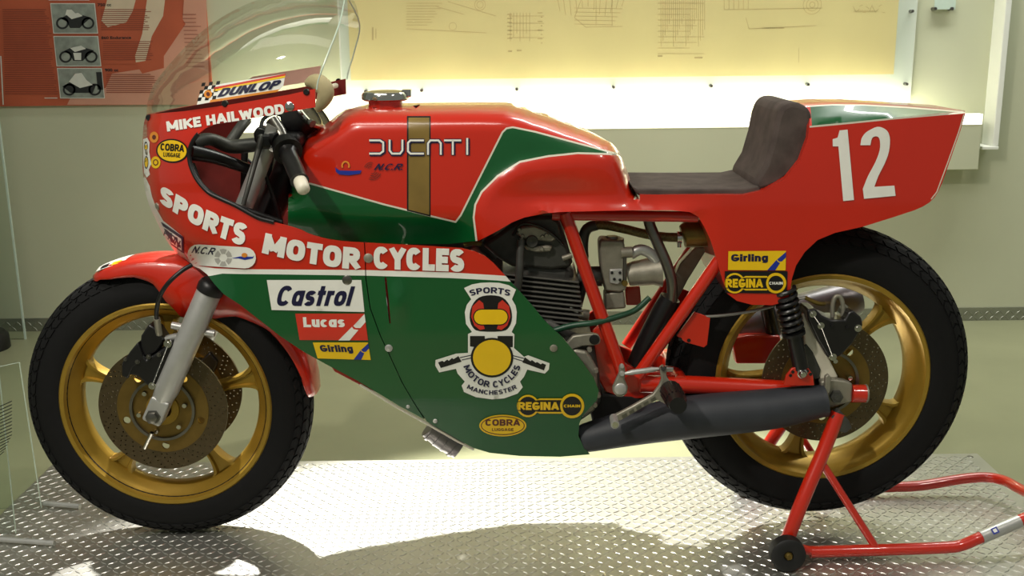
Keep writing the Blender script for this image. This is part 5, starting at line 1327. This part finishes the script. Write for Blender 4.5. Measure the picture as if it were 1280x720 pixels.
pd = decal('tyre_maker_plate', plate_layers(True), SD, D, sc, 'white tyre maker plate with chequered flag', base=.002)
me = bpy.data.meshes.new('p'); lay = plate_layers(False)[0]
P3 = at_arr(lay[0], SD(lay[0]) - .003)
mesh_obj('tyre_maker_plate', [(p[0], -p[1], p[2]) for p in P3], [tuple(int(i) for i in f) for f in lay[1]], 'backlit_pink', sc)

# ================================================================== paddock stand
std = thing('paddock_stand', 'red tubular paddock stand lifting the rear wheel of the motorcycle', 'stand', (0.9, 0, PZ))
A, E_ = Vector((.64, -.185, .031)), Vector((1.094, -.155, .080))
Dd = Vector((1.000, -.1775, .052))
path = [A, Vector((.80, -.185, .034)), Vector((.93, -.184, .037)), Vector((.968, -.182, .041)), Dd] + [Dd.lerp(E_, k) for k in (.33, .66, 1.0)]
path += [Vector(p) for p in ((1.155, -.137, .097), (1.188, -.100, .096), (1.196, -.05, .085), (1.194, .05, .068), (1.185, .10, .064), (1.155, .130, .060), (1.10, .138, .053), (1.0, .138, .037), (.93, .138, .034), (.80, .138, .032), (.64, .138, .031))]
base = tube('base_loop', path, .0128, 'red', std, smooth=5, seg=16)
sl = tube('handle_sleeve', [Dd.lerp(E_, .12), Dd.lerp(E_, 1.08)], .0146, 'alloy', base, seg=20)
q = Dd.lerp(E_, .42); dv = (E_ - Dd).normalized(); up = Vector((0, -.55, .83)); 
V = []
sv = dv.cross(Vector((0, -.75, .66))).normalized(); nv = sv.cross(dv).normalized()
for r_, m_, e_ in ((.0075, 'blue', .0150), (.0042, 'white', .0154)):
    V = [q + dv * r_ * a_ + sv * r_ * b_ * .9 - nv * e_ * (1 if nv.y > 0 else -1) for a_, b_ in ((-1, -1), (1, -1), (1, 1), (-1, 1))]
    mesh_obj('sleeve_sticker', V, [(0, 1, 2, 3)], m_, sl, smooth=False)
for s in (1, -1):
    kf = 1 if s > 0 else .75
    top, m1, m2, bot = at(1048, 516, -.135), at(1030, 562, -.15), at(1003, 626, -.180), at(985, 672, -.19)
    lg = [Vector((p.x, p.y * s * (1 if p is top else kf), p.z)) for p in (top, m1, m2, bot)]
    leg = tube('leg', lg, .0155, 'red', std, smooth=6, seg=18)
    k0, k1 = at(1027, 578, -.158), at(1097, 688, -.185)
    tube('strut', [(k0.x, k0.y * s * (.9 if s < 0 else 1), k0.z), (k1.x, k1.y * s * kf, k1.z)], .0085, 'red', std, seg=12)
    wc = at(984, 690, -.225); wz = PZ + .0396
    wh = lathe('caster_wheel', [(.010, -.014), (.016, -.016), (.032, -.016), (.037, -.012), (.038, 0), (.037, .012), (.032, .016), (.016, .016), (.010, .014)], (wc.x, wc.y * s * kf, wz), 'wheel_rubber', std, seg=40)
    lathe('wheel_bolt', [(0, -.020 * s), (.006, -.020 * s), (.0085, -.016 * s), (.0085, .03 * s)], (wc.x, wc.y * s * kf, wz), 'brass', wh, seg=12)
    tube('wheel_axle', [(wc.x, -.225 * s * kf, wz), (wc.x, -.19 * s * kf, wz), (A.x + .012, -.185 * s * kf, A.z)], .0105, 'red', std, seg=12)
    tube('leg_foot', [(bot.x, bot.y * s * kf, bot.z), (wc.x, -.19 * s * kf, wz)], .0155, 'red', std, seg=16)
    pk = [(1036, 518), (1046, 508), (1058, 522), (1062, 531), (1054, 538), (1043, 534)]
    P = [at(x, y, -.128) for x, y in pk]
    V = [(p.x, -.128 * s, p.z) for p in P] + [(p.x, -.148 * s, p.z) for p in P]; n_ = len(P)
    mesh_obj('lift_hook', V, [tuple(range(n_)), tuple(reversed(range(n_, 2 * n_)))] + [(i, i + n_, (i + 1) % n_ + n_, (i + 1) % n_) for i in range(n_)], 'engine', std, smooth=False, mods=[bevel_mod(.003)])
